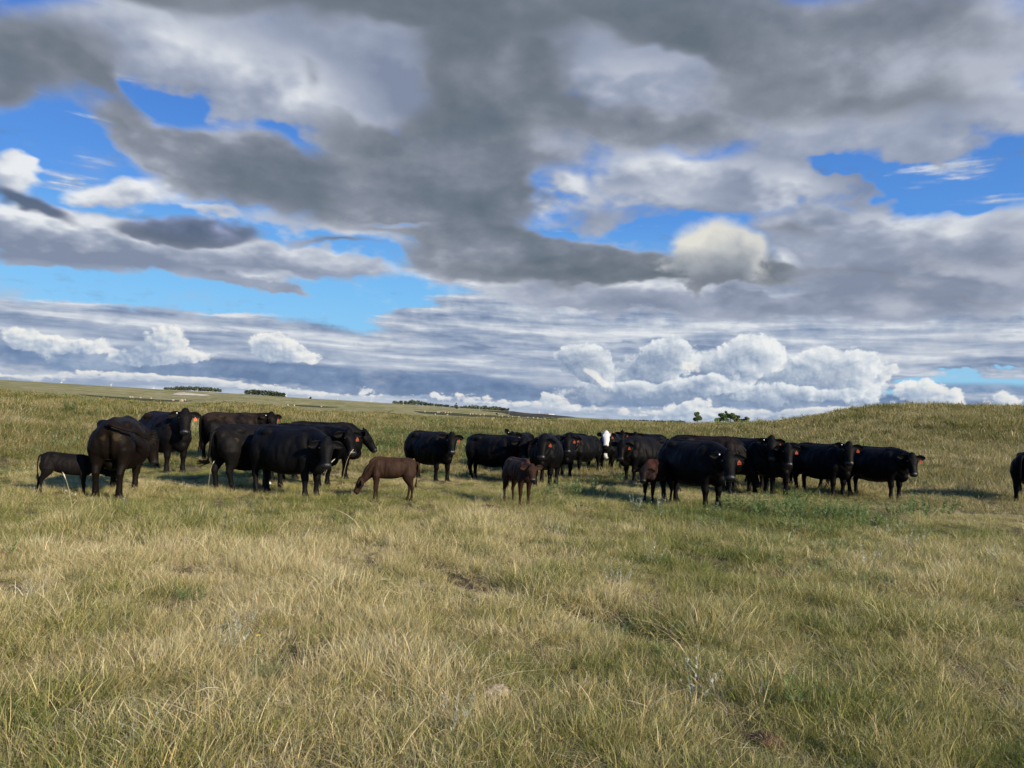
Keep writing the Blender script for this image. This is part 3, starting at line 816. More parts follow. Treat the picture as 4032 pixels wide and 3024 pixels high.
tag_metal = plain("tag_metal", (0.75, 0.76, 0.78), 0.25, 0.6, 0.03)
eye_mat = plain("eye_dark", (0.012, 0.010, 0.010), 0.08, 0.6, 0.1)
udder_mat = plain("udder_skin", (0.36, 0.24, 0.19), 0.6, 0.3, 0.1)

def tube(secs, nseg=20, power=2.0, egg=0.0):
    """closed skin over sections (centre, side, up, half width, half height)"""
    V, F = [], []
    for c, s, u, a, h in secs:
        for i in range(nseg):
            t = 2 * math.pi * i / nseg
            ct, st = math.cos(t), math.sin(t)
            x = math.copysign(abs(ct) ** (2 / power), ct) * (1 - egg * st)
            y = math.copysign(abs(st) ** (2 / power), st)
            V.append(c + s * (x * a) + u * (y * h))
    m = len(secs)
    for k in range(m - 1):
        for i in range(nseg):
            j = (i + 1) % nseg
            F.append((k * nseg + i, k * nseg + j, (k + 1) * nseg + j, (k + 1) * nseg + i))
    V.append(sum((V[i] for i in range(nseg)), Vector()) / nseg)
    V.append(sum((V[(m - 1) * nseg + i] for i in range(nseg)), Vector()) / nseg)
    for i in range(nseg):
        j = (i + 1) % nseg
        F.append((len(V) - 2, j, i))
        F.append((len(V) - 1, (m - 1) * nseg + i, (m - 1) * nseg + j))
    return V, F

def along(pts, radii, ref=Vector((0, 0, 1)), nseg=16, power=2.0):
    secs = []
    for i, p in enumerate(pts):
        t = (pts[min(i + 1, len(pts) - 1)] - pts[max(i - 1, 0)]).normalized()
        s = t.cross(ref)
        s = s.normalized() if s.length > 1e-4 else Vector((0, 1, 0))
        u = s.cross(t).normalized()
        a, h = radii[i] if isinstance(radii[i], tuple) else (radii[i], radii[i])
        secs.append((p, s, u, a, h))
    return tube(secs, nseg, power)

def bez(a, b, c, d, n):
    return [a * (1 - t) ** 3 + b * 3 * t * (1 - t) ** 2 + c * 3 * t * t * (1 - t) + d * t ** 3 for t in [i / (n - 1) for i in range(n)]]

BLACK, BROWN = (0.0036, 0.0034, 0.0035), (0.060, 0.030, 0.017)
SIX = [0, 0, 0, 0]

def make_animal(foot, heading, size, yaw=0.0, look=None, pitch=62.0, lift=34.0, calf=False, fat=1.0, neck=0.62, coat=BLACK, back=None, face=None, legs=SIX, tail='hang',
                ears=(6, 6), tag='left', metal=None, number=None, name='cow', label='', group='', white_brisket=False, poll_lift=0.0, kink=0.5, drop=0.0, tagm=None, dung=None, tilt=0.0):
    """foot: ground point between the feet; heading: compass-free angle of the body in degrees (0 = +x); yaw: head turn; pitch: nose below level"""
    X, Y, Z = Vector((1, 0, 0)), Vector((0, 1, 0)), Vector((0, 0, 1))
    P = []
    # barrel
    rows = [(-0.90, 1.08, .07, .06), (-0.875, 1.03, .18, .13), (-0.83, 1.00, .26, .20), (-0.74, .975, .32, .255), (-0.58, .945, .355, .290), (-0.38, .900, .400, .320), (-0.15, .865, .440, .360),
            (0.08, .855, .450, .375), (0.30, .870, .435, .340), (0.48, .895, .415, .290), (0.62, .905, .390, .240), (0.74, .890, .340, .190), (0.83, .87, .25, .14), (0.88, .85, .12, .08)]
    if calf:
        rows = [(-0.78, 1.08, .06, .05), (-0.755, 1.05, .15, .09), (-0.70, 1.04, .22, .14), (-0.60, 1.03, .26, .17), (-0.42, 1.02, .275, .185), (-0.22, .99, .300, .228), (0.0, .975, .315, .245),
                (0.20, .975, .32, .225), (0.38, .98, .315, .19), (0.52, .965, .30, .16), (0.62, .95, .26, .125), (0.70, .94, .17, .08)]
    rows = [(x, zc, hz, hy * (1 + (fat - 1) * max(0, 1 - abs(x + .1) / .7))) for x, zc, hz, hy in rows]
    P.append(tube([(Vector((x, 0, zc)), Y, Z, hy, hz) for x, zc, hz, hy in rows], 28, 2.1, 0.15 if not calf else 0.04))
    k = .92 if calf else 1.16
    lx = .86 if calf else 1.0
    ky = .62 if calf else 1.0
    # hooks, pins, spine and shoulder blades
    def ball(c, rx, ry, rz):
        P.append(tube([(c + Vector((rx * math.sin(a), 0, 0)), Y, Z, ry * math.cos(a), rz * math.cos(a)) for a in [math.radians(q) for q in (-80, -50, -20, 10, 40, 70, 84)]], 14))
    for s in (-1, 1):
        ball(Vector((-.46 * lx, s * .175 * ky, 1.205)), .15, .10 * ky, .085)
        ball(Vector((-.80 * lx, s * .12 * ky, 1.10)), .08, .06, .07)
        ball(Vector((.47 * lx, s * .185 * ky, .98)), .17, .12 * ky, .27)
        ball(Vector((-.64 * lx, s * .175 * ky, .90)), .23, .150 * ky, .27)
    P.append(along([Vector((x * lx, 0, z)) for x, z in ((-.86, 1.20), (-.72, 1.285), (-.52, 1.312), (-.2, 1.300), (.15, 1.30), (.42, 1.325), (.62, 1.30), (.8, 1.16))], [(.05, .03)] * 8, nseg=8))
    if not calf:
        ball(Vector((.68, 0, .61)), .20, .13, .16)          # brisket
        ball(Vector((-.44, 0, .55)), .17, .12, .12)         # udder or belly fold
        ball(Vector((-.05, 0, .46)), .36, .16, .06)
    # legs
    jk = .84 if calf else .93
    def leg(tab, y, dx):
        secs = []
        for x, yy, z, rx, ry in tab:
            f = max(0.0, 1 - z / 0.85)
            secs.append((Vector((x * lx + dx * f, y * yy * (ky ** .8), z)), X, Y, rx * k * (jk if .1 < z < .32 else 1) if z < .9 else rx * ky, ry * (k if z < .9 else ky)))
        P.append(tube(secs, 14))
    FR = [(.50, .80, 1.10, .10, .06), (.52, .95, .92, .17, .11), (.53, 1.0, .76, .145, .105), (.51, .98, .62, .105, .082), (.505, .95, .50, .076, .066), (.51, .94, .41, .066, .064), (.515, .93, .36, .064, .062),
          (.507, .93, .30, .048, .047), (.503, .93, .20, .044, .043), (.500, .93, .13, .053, .050), (.512, .93, .07, .052, .050), (.520, .93, .045, .068, .060), (.535, .93, -.02, .085, .070)]
    HD = [(-.56, .75, 1.15, .12, .07), (-.60, .95, 1.0, .21, .12), (-.605, 1.0, .80, .215, .13), (-.60, 1.02, .66, .165, .105), (-.64, 1.0, .55, .105, .075), (-.695, .96, .46, .075, .058), (-.715, .95, .41, .066, .054),
          (-.70, .95, .34, .050, .045), (-.68, .95, .22, .045, .043), (-.668, .95, .13, .054, .050), (-.648, .95, .07, .054, .050), (-.635, .95, .045, .068, .060), (-.618, .95, -.02, .085, .070)]
    leg(FR, .20, legs[0]); leg(FR, -.20, legs[1]); leg(HD, .20, legs[2]); leg(HD, -.20, legs[3])
    # neck and head
    yr = math.radians(yaw)
    lf = math.radians(lift)
    B = Vector((.50 * lx, 0, 1.02 + (.04 if calf else 0)))
    na = yr * kink
    Pl = B + Vector((math.cos(na) * math.cos(lf), math.sin(na) * math.cos(lf), math.sin(lf))) * neck + Vector((0, 0, poll_lift))
    hp = math.radians(pitch)
    f = Vector((math.cos(hp) * math.cos(yr), math.cos(hp) * math.sin(yr), -math.sin(hp)))
    u = Vector((math.sin(hp) * math.cos(yr), math.sin(hp) * math.sin(yr), math.cos(hp)))
    s = u.cross(f).normalized()           # the animal's left
    hs = 1.10 if not calf else 1.06
    nw = 1.06 if not calf else .72
    mid_dir = Vector((math.cos(na), math.sin(na), math.sin(lf) * 1.2)).normalized()
    jaw = Pl - u * .055 * hs + f * .05
    cv = bez(B + Vector((-.10, 0, -.06)), B + Vector((.22, 0, .0)), jaw - mid_dir * .20, jaw, 8)
    hh = [.36, .345, .315, .275, .235, .20, .165, .125]
    ww = [.22, .215, .20, .18, .16, .142, .125, .105]
    P.append(along(cv, [(w_ * nw, h_ * nw) for w_, h_ in zip(ww, hh)], nseg=18))
    if not calf:                          # crest, throat and dewlap
        dl = [c + Vector((0, 0, -1)) * h_ * .80 for c, h_ in zip(cv[1:7], hh[1:7])]
        P.append(along(dl, [(.045, .10), (.05, .12), (.045, .11), (.04, .09), (.035, .07), (.03, .05)], nseg=8))
    HT = [(-.075, .012, .022, .030), (-.04, .008, .060, .058), (.02, -.030, .096, .095), (.08, -.045, .122, .112), (.14, -.050, .130, .118), (.20, -.052, .118, .112), (.26, -.052, .100, .100),
          (.32, -.050, .089, .090), (.38, -.050, .086, .084), (.43, -.050, .093, .080), (.465, -.048, .091, .074), (.490, -.046, .070, .056), (.500, -.046, .035, .026)]
    fs = .86 if calf else 1.0
    P.append(tube([(Pl + f * (a * fs * hs) + u * (o * hs), s, u, w_ * hs, h_ * hs) for a, o, w_, h_ in HT], 18, 2.3))
    for q in (-1, 1):                     # brows and cheeks
        c0 = Pl + f * .115 * hs + s * q * .088 * hs + u * .018 * hs
        P.append(along([c0 - f * .045 * hs, c0 - f * .02, c0 + f * .02, c0 + f * .05 * hs], [.022 * hs, .036 * hs, .036 * hs, .018 * hs], nseg=8))
        c1 = Pl + f * .17 * hs + s * q * .07 * hs - u * .09 * hs
        P.append(along([c1 - f * .08 * hs, c1 - f * .03, c1 + f * .03, c1 + f * .09 * hs], [.03 * hs, .055 * hs, .052 * hs, .025 * hs], nseg=8))
    P.append(along([Pl + f * (.22) * hs - u * .115 * hs, Pl + f * .30 * hs - u * .108 * hs, Pl + f * .40 * hs - u * .10 * hs, Pl + f * .455 * hs - u * .09 * hs], [.05 * hs, .045 * hs, .042 * hs, .025 * hs], nseg=8))
    V, F = [], []
    for v, ff in P:
        o = len(V)
        V += v
        F += [tuple(i + o for i in q) for q in ff]
    me = new_mesh("raw", V, F)
    tmp = bpy.data.objects.new("raw", me)
    COL.objects.link(tmp)
    r = tmp.modifiers.new("r", 'REMESH')
    r.mode = 'VOXEL'
    r.voxel_size = 0.0195
    sm = tmp.modifiers.new("s", 'SMOOTH')
    sm.factor = 0.6
    sm.iterations = 5
    bpy.context.view_layer.update()
    body = bpy.data.meshes.new_from_object(tmp.evaluated_get(bpy.context.evaluated_depsgraph_get()))
    bpy.data.objects.remove(tmp)
    bpy.data.meshes.remove(me)
    # ears belong to the same skin
    co = np.empty(len(body.vertices) * 3, np.float32)
    body.vertices.foreach_get('co', co)
    co = co.reshape(-1, 3)
    x_, y_, z_ = co[:, 0] / lx, co[:, 1], co[:, 2]
    def dent(cx, cz, sx, sz, amt, zx=0.0):
        return amt * np.exp(-((x_ - cx + zx * (z_ - cz)) / sx) ** 2 - ((z_ - cz) / sz) ** 2)
    kk = 1 + dent(-.62, .95, .16, .2, .06) + dent(.50, 1.0, .11, .22, .05) - dent(-.30, 1.10, .14, .12, .13) - dent(.27, .92, .05, .30, .055, -.25) - dent(.66, .95, .05, .25, .06, .35) - dent(-.36, .70, .07, .16, .10, .4) + dent(.0, .72, .3, .2, .03)
    co[:, 1] = np.where(np.abs(y_) > .08, y_ * kk, y_)
    cleft = np.exp(-(y_ / .045) ** 2) * (x_ < -.70) * np.clip((1.12 - z_) / .12, 0, 1) * np.clip((z_ - .45) / .2, 0, 1)
    co[:, 0] += .07 * cleft
    fold = fbm((x_ * 7).astype(np.float32), (z_ * 3 + y_ * 5).astype(np.float32), 3, .5, 66) * .016 * (z_ > .5)
    fold = fold + .010 * np.sin(x_ * 42 + z_ * 6) * np.exp(-((x_ - .08) / .26) ** 2 - ((z_ - .92) / .22) ** 2) * .5 + .014 * np.sin((x_ + z_ * .8) * 38) * np.exp(-((x_ - .78) / .16) ** 2 - ((z_ - .95) / .25) ** 2)
    co[:, 1] += fold * np.sign(y_) * np.clip(np.abs(y_) / .1, 0, 1)
    body.vertices.foreach_set('co', co.ravel())
    bm = bmesh.new()
    bm.from_mesh(body)
    ear_tip = {}
    for q, droop in ((1, ears[0]), (-1, ears[1])):
        e0 = Pl + f * .035 * hs + s * q * .070 * hs - u * .020 * hs
        dr = math.radians(droop)
        ed = (s * q * math.cos(dr) - Z * math.sin(dr) - f * -.05 - u * .10).normalized()
        fn = (f * .55 + u * .75)
        fn = (fn - ed * fn.dot(ed)).normalized()      # the open side looks forward
        up = ed.cross(fn).normalized() * (1 if ed.cross(fn).z > 0 else -1)
        L = .235 * hs
        prof = [(0, .028), (.18, .042), (.38, .064), (.58, .070), (.78, .055), (.92, .030), (1.0, .008)]
        rows_ = []
        for side in (0.010, -0.004):
            for t, w_ in prof:
                row = []
                for c in (-1, -.5, 0, .5, 1):
                    cup = -.030 * (1 - c * c) * (1 - t * .4)
                    row.append(bm.verts.new(e0 + ed * (L * t) + up * (c * w_ * hs) + fn * (cup + (-.010 if side > 0 else 0))))
                rows_.append(row)
        n_ = len(prof)
        for side in (0, 1):
            for i in range(n_ - 1):
                for j in range(4):
                    a_, b_, c_, d_ = rows_[side * n_ + i][j], rows_[side * n_ + i][j + 1], rows_[side * n_ + i + 1][j + 1], rows_[side * n_ + i + 1][j]
                    bm.faces.new((a_, b_, c_, d_) if side else (d_, c_, b_, a_))
        for i in range(n_ - 1):
            for j in (0, 4):
                bm.faces.new((rows_[i][j], rows_[i + 1][j], rows_[n_ + i + 1][j], rows_[n_ + i][j]))
        ear_tip[q] = (e0 + ed * L * .55 - up * .045 * hs + fn * .006, ed, fn, up, e0 + ed * L * .34 + up * .02 * hs + fn * .010)
    bm.normal_update()
    for f_ in bm.faces:
        f_.smooth = True
    bm.to_mesh(body)
    bm.free()
    # coat colours by place on the body
    co = np.empty(len(body.vertices) * 3, np.float32)
    body.vertices.foreach_get('co', co)
    co = co.reshape(-1, 3)
    base = np.array(coat, np.float32)
    cols = np.tile(base, (len(co), 1))
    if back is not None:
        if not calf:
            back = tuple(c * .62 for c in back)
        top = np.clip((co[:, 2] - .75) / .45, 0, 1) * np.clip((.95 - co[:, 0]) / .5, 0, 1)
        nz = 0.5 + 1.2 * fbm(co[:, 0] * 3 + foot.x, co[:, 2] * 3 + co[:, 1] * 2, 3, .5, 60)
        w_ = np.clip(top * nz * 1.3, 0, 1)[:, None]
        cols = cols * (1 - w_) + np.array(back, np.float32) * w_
    Pn, fn_, un_, sn_ = (np.array(v) for v in (Pl, f, u, s))
    d_ = co - Pn
    a_, o_, w_ = d_ @ fn_ / hs / fs, d_ @ un_ / hs, d_ @ sn_ / hs
    nose = np.clip((a_ - .425) / .02, 0, 1) * (a_ < .56) * (np.abs(w_) < .12) * (np.abs(o_) < .16)
    hole = ((a_ - .478) ** 2 + (np.abs(w_) - .046) ** 2 + (o_ + .03) ** 2) < .020 ** 2
    if face is not None:
        on = (a_ > -.05) & (a_ < .5) & (np.abs(w_) < .105 + .03 * np.clip((.12 - a_) / .2, 0, 1) + .06 * np.clip((a_ - .3) / .15, 0, 1)) & (o_ > -.09 - .10 * (a_ > .3))
        cols[on] = face
    if dung:
        for cx, cy, cz, rr_ in dung:
            dd = np.sqrt((co[:, 0] - cx) ** 2 + (co[:, 1] - cy) ** 2 + (co[:, 2] - cz) ** 2) + .06 * fbm(co[:, 1] * 22, co[:, 2] * 22 + co[:, 0] * 15, 3, .6, 61)
            w_d = np.clip((rr_ - dd) / .05, 0, .38)[:, None]
            cols = cols * (1 - w_d) + np.array((.085, .060, .026), np.float32) * w_d
    if white_brisket:
        on = (co[:, 0] > .60) & (co[:, 2] < .66) & (co[:, 2] > .45) & (np.abs(co[:, 1] - .03) < .05 + .1 * np.clip(.66 - co[:, 2], 0, .2))
        cols[on] = (.72, .70, .66)
    cols = np.where(nose[:, None] > .5, np.array((.016, .016, .018), np.float32), cols)
    cols[hole] = (.003, .003, .003)
    hoof = co[:, 2] < .055
    cols[hoof] = (.022, .020, .018)
    ca_ = body.color_attributes.new('coat', 'FLOAT_COLOR', 'POINT')
    ca_.data.foreach_set('color', np.concatenate([cols, np.ones((len(co), 1), np.float32)], 1).astype(np.float32).ravel())
    body.attributes.new('wet', 'FLOAT', 'POINT').data.foreach_set('value', (nose * (~hole)).astype(np.float32))
    body.materials.clear()
    body.materials.append(coat_mat)
    body.polygons.foreach_set('material_index', np.zeros(len(body.polygons), np.int32))
    body.name = name + "_body"
    root = put(name, None, loc=(foot.x, foot.y, foot.z - drop), rot=(0, tilt, math.radians(heading)), label=label, category='calf' if calf else 'cow', group=group)
    root.empty_display_size = 0.3
    root.scale = (size / 1.33,) * 3
    bo = put("body", body, root)
    # tail
    T0 = Vector((-.88 * lx, 0, 1.19))
    if tail == 'hang':
        tp = bez(T0, T0 + Vector((-.12, 0, .02)), Vector((-.96 * lx, .02, .85)), Vector((-.90 * lx, .03, .55)), 9)
        sd = Vector((0.02, 0, -1))
    elif tail == 'left':
        tp = bez(T0, T0 + Vector((-.20, .02, .08)), Vector((-1.02, .20, 1.18)), Vector((-.92, .46, 1.04)), 9)
        sd = Vector((.05, .8, -.45))
    elif tail == 'right':
        tp = bez(T0, T0 + Vector((-.20, -.02, .08)), Vector((-1.02, -.16, 1.16)), Vector((-.84, -.42, 1.10)), 9)
        sd = Vector((.35, -.9, -.35))
    elif tail == 'low_left':
        tp = bez(T0, T0 + Vector((-.13, .0, .0)), Vector((-.96, .0, .80)), Vector((-.98, .05, .60)), 9)
        sd = Vector((-.35, .95, .10))
    else:                                       # held forward over the back
        tp = bez(T0, T0 + Vector((-.22, 0, .10)), Vector((-.98, -.15, 1.30)), Vector((-.78, -.18, 1.36)), 9)
        sd = Vector((-.5, .2, .35))
    rd = [.036, .032, .028, .024, .021, .019, .018, .018, .020]
    tv, tf = along(tp, [r_ * k for r_ in rd], Vector((0, 1, .01)), 8)
    rgt = np.random.default_rng(int(abs(foot.x) * 97 + abs(foot.y) * 31))
    e = tp[-1]
    sd = sd.normalized()
    for _ in range(46 if not calf else 24):
        L = (.30 if not calf else .18) * (.55 + .6 * rgt.random())
        j = Vector(rgt.normal(0, .15, 3))
        b0 = e - sd * .05 * rgt.random() + Vector(rgt.normal(0, .012, 3))
        p1 = b0 + (sd + j * .7) * L * .5 + Vector((0, 0, -.02))
        p2 = b0 + (sd + j * 1.1) * L + Vector((0, 0, -.10 * L))
        wv = Vector(rgt.normal(0, 1, 3)).cross(sd).normalized() * .009
        o = len(tv)
        tv += [b0 - wv, b0 + wv, p1 + wv * .9, p1 - wv * .9, p2]
        tf += [(o, o + 1, o + 2, o + 3), (o + 3, o + 2, o + 4)]
    tme = new_mesh("tail", tv, tf, [coat_mat], True)
    tc_ = tme.color_attributes.new('coat', 'FLOAT_COLOR', 'POINT')
    tc_.data.foreach_set('color', np.tile(np.array([*(tuple(c * 1.15 for c in coat)), 1.0], np.float32), len(tv)))
    put("tail", tme, bo)
    # eyes
    for q in (1, -1):
        put("eye", EYE_MESH, root, loc=Pl + f * .150 * hs * fs + s * q * .117 * hs + u * .012 * hs)
    # ear tags
    if tag:
        q = 1 if tag == 'left' else -1
        c, ed, fn, up, _ = ear_tip[q]
        d = Vector((0, 0, -1))
        rt = random.Random(foot.x * 13.7)
        d = (d + ed * rt.uniform(-.22, .22) + f * rt.uniform(-.15, .25)).normalized()
        a = (ed - d * ed.dot(d)).normalized()
        nn = d.cross(a).normalized()
        if nn.dot(f + u * .3) < 0:
            nn = -nn
        c = c + nn * .012
        pts2 = [(-.012, .0), (.012, .0), (.014, .016), (.036, .034), (.037, .084), (-.037, .084), (-.036, .034), (-.014, .016)]
        tv = [c + a * x_ + d * y_ + nn * o for o in (.002, -.002) for x_, y_ in pts2]
        tf = [tuple(range(8)), tuple(reversed(range(8, 16)))] + [(i, 8 + i, 8 + (i + 1) % 8, (i + 1) % 8) for i in range(8)]
        tg = put("ear_tag", new_mesh("ear_tag", tv, tf, [tagm or tag_orange]), root)
        if number:
            cu = bpy.data.curves.new("number", 'FONT')
            cu.body = number
            cu.size = .042
            cu.space_character = .92
            cu.align_x = 'CENTER'
            cu.offset = .0012
            to = bpy.data.objects.new("number", cu)
            COL.objects.link(to)
            bpy.context.view_layer.update()
            nme = bpy.data.meshes.new_from_object(to.evaluated_get(bpy.context.evaluated_depsgraph_get()))
            bpy.data.objects.remove(to)
            right = (-d).cross(nn).normalized()
            nme.transform(Matrix(((right.x, -d.x, nn.x, 0), (right.y, -d.y, nn.y, 0), (right.z, -d.z, nn.z, 0), (0, 0, 0, 1))))
            nme.transform(Matrix.Translation(c + d * .074 + nn * .0045))
            nme.materials.clear()
            nme.materials.append(tag_ink)
            put("number", nme, tg)
    if metal:
        q = 1 if metal == 'left' else -1
        c, ed, fn, up, mt = ear_tip[q]
        v, f2 = along([mt - fn * .006, mt + fn * .002, mt + fn * .010], [.013, .016, .012], ed, 8)
        put("ear_clip", new_mesh("ear_clip", v, f2, [tag_metal], True), root)
    return root, bo, ear_tip

_v, _f = tube([(Vector((.021 * math.sin(a), 0, 0)), Vector((0, 1, 0)), Vector((0, 0, 1)), .021 * math.cos(a), .021 * math.cos(a)) for a in [math.radians(q) for q in (-80, -45, -15, 15, 45, 80)]], 10)
EYE_MESH = new_mesh("eye", _v, _f, [eye_mat], True)

def put_cow(feet, facing, size, label, **kw):
    """feet: where in the photograph the middle of the four hooves stands; facing: direction it seems to face (0 right, 90 away, -90 towards us)"""
    p = gp(feet[0], feet[1] + 16)
    if kw.get('look') is not None:
        kw['yaw'] = kw['look'] - facing
    a = math.degrees(math.atan2(p.x, p.y))
    return make_animal(p, facing - a, size, label=label, **kw)
HERD = 'black cows standing across the pasture'
CALVES = 'calves among the cows'
C = put_cow
# --- left group
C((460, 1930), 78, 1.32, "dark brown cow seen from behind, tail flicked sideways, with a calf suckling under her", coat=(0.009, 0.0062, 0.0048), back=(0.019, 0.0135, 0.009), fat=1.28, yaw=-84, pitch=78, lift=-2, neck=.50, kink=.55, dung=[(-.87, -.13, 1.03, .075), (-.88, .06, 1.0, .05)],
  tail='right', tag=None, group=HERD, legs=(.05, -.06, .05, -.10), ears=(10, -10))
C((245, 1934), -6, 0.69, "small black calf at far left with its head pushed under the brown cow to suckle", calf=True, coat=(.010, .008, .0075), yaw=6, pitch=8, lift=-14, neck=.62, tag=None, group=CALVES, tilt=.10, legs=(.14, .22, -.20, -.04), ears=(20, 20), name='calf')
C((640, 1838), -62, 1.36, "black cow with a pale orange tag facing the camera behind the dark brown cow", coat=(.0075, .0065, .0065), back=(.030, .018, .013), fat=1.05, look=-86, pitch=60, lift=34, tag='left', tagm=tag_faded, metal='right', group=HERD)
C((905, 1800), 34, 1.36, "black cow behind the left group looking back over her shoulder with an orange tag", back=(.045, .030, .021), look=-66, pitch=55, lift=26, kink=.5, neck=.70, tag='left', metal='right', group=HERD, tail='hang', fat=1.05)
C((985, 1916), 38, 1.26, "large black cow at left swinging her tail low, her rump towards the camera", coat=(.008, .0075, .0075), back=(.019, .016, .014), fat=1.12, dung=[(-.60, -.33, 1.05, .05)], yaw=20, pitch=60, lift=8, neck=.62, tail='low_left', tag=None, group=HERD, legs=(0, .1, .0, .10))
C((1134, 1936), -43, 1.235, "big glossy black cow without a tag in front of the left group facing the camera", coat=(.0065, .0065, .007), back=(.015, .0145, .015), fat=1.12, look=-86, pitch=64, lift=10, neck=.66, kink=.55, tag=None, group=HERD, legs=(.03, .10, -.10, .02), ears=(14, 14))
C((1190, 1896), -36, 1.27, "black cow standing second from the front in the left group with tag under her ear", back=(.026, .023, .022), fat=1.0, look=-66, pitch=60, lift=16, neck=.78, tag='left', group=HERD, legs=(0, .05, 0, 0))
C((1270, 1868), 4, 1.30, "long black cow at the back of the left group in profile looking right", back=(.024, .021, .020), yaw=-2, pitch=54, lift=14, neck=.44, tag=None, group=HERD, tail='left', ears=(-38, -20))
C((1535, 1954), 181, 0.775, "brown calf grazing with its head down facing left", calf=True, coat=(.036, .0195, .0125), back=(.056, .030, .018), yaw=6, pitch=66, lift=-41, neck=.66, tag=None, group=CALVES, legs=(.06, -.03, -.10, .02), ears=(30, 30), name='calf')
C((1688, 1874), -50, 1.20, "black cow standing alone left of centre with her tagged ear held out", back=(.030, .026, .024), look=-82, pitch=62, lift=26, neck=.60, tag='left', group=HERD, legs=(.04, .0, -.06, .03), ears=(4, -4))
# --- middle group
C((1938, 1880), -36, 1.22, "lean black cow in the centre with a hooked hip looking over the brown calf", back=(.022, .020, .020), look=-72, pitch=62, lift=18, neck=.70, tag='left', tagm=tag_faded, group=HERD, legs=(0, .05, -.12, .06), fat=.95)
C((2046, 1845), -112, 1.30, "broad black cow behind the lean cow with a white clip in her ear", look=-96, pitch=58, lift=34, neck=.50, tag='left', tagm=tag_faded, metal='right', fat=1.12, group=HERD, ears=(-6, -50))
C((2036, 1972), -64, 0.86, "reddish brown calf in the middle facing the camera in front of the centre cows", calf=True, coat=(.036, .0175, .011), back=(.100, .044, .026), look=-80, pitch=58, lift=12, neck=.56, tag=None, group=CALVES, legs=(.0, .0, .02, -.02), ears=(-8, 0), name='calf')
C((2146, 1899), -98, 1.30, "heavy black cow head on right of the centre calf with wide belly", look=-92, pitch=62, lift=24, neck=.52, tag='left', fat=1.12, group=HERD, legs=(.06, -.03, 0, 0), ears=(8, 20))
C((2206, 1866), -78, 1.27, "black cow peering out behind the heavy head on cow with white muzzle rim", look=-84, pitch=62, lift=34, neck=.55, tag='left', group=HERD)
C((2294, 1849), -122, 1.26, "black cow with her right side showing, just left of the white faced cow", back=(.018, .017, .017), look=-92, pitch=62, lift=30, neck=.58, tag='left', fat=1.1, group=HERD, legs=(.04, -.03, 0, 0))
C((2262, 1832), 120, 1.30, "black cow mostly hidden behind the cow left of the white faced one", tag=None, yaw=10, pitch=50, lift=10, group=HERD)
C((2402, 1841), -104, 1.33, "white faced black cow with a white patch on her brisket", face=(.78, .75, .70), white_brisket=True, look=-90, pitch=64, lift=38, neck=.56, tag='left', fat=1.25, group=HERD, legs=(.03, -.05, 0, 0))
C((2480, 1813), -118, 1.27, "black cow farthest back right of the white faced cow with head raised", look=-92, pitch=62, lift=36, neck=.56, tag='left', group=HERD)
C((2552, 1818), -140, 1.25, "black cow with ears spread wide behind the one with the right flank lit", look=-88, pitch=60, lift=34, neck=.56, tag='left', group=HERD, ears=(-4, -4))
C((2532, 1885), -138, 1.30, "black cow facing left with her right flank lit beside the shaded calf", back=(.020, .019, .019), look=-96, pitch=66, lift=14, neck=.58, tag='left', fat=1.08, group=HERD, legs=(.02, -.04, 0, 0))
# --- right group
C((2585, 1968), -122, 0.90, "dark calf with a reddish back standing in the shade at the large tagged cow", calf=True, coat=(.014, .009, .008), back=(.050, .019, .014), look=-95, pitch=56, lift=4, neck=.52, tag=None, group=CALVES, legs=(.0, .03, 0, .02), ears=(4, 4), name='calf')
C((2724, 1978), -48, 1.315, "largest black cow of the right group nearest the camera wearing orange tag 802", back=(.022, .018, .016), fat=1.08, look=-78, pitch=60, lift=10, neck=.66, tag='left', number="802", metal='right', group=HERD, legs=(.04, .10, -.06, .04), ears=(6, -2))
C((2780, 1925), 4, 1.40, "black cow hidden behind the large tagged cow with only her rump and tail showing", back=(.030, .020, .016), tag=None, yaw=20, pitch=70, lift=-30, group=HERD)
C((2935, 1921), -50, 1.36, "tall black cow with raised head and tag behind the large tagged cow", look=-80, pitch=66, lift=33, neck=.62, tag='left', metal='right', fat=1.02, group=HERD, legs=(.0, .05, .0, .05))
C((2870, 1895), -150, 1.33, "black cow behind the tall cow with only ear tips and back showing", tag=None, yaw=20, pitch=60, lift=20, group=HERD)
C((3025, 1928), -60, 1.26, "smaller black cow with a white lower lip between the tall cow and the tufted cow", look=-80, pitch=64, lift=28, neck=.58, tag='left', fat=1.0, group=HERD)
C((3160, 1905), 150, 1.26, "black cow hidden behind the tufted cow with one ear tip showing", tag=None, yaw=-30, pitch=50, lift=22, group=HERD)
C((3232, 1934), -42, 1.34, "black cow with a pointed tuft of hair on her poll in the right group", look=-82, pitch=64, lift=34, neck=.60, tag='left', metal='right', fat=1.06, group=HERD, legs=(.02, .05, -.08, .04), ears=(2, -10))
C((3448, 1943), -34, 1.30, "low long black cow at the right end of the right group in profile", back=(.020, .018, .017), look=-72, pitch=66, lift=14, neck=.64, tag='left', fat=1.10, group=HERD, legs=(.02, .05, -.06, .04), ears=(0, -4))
C((4075, 1966), 72, 1.38, "black cow cut off by the right edge of the picture", yaw=-10, pitch=60, lift=10, tag=None, fat=1.2, group=HERD)
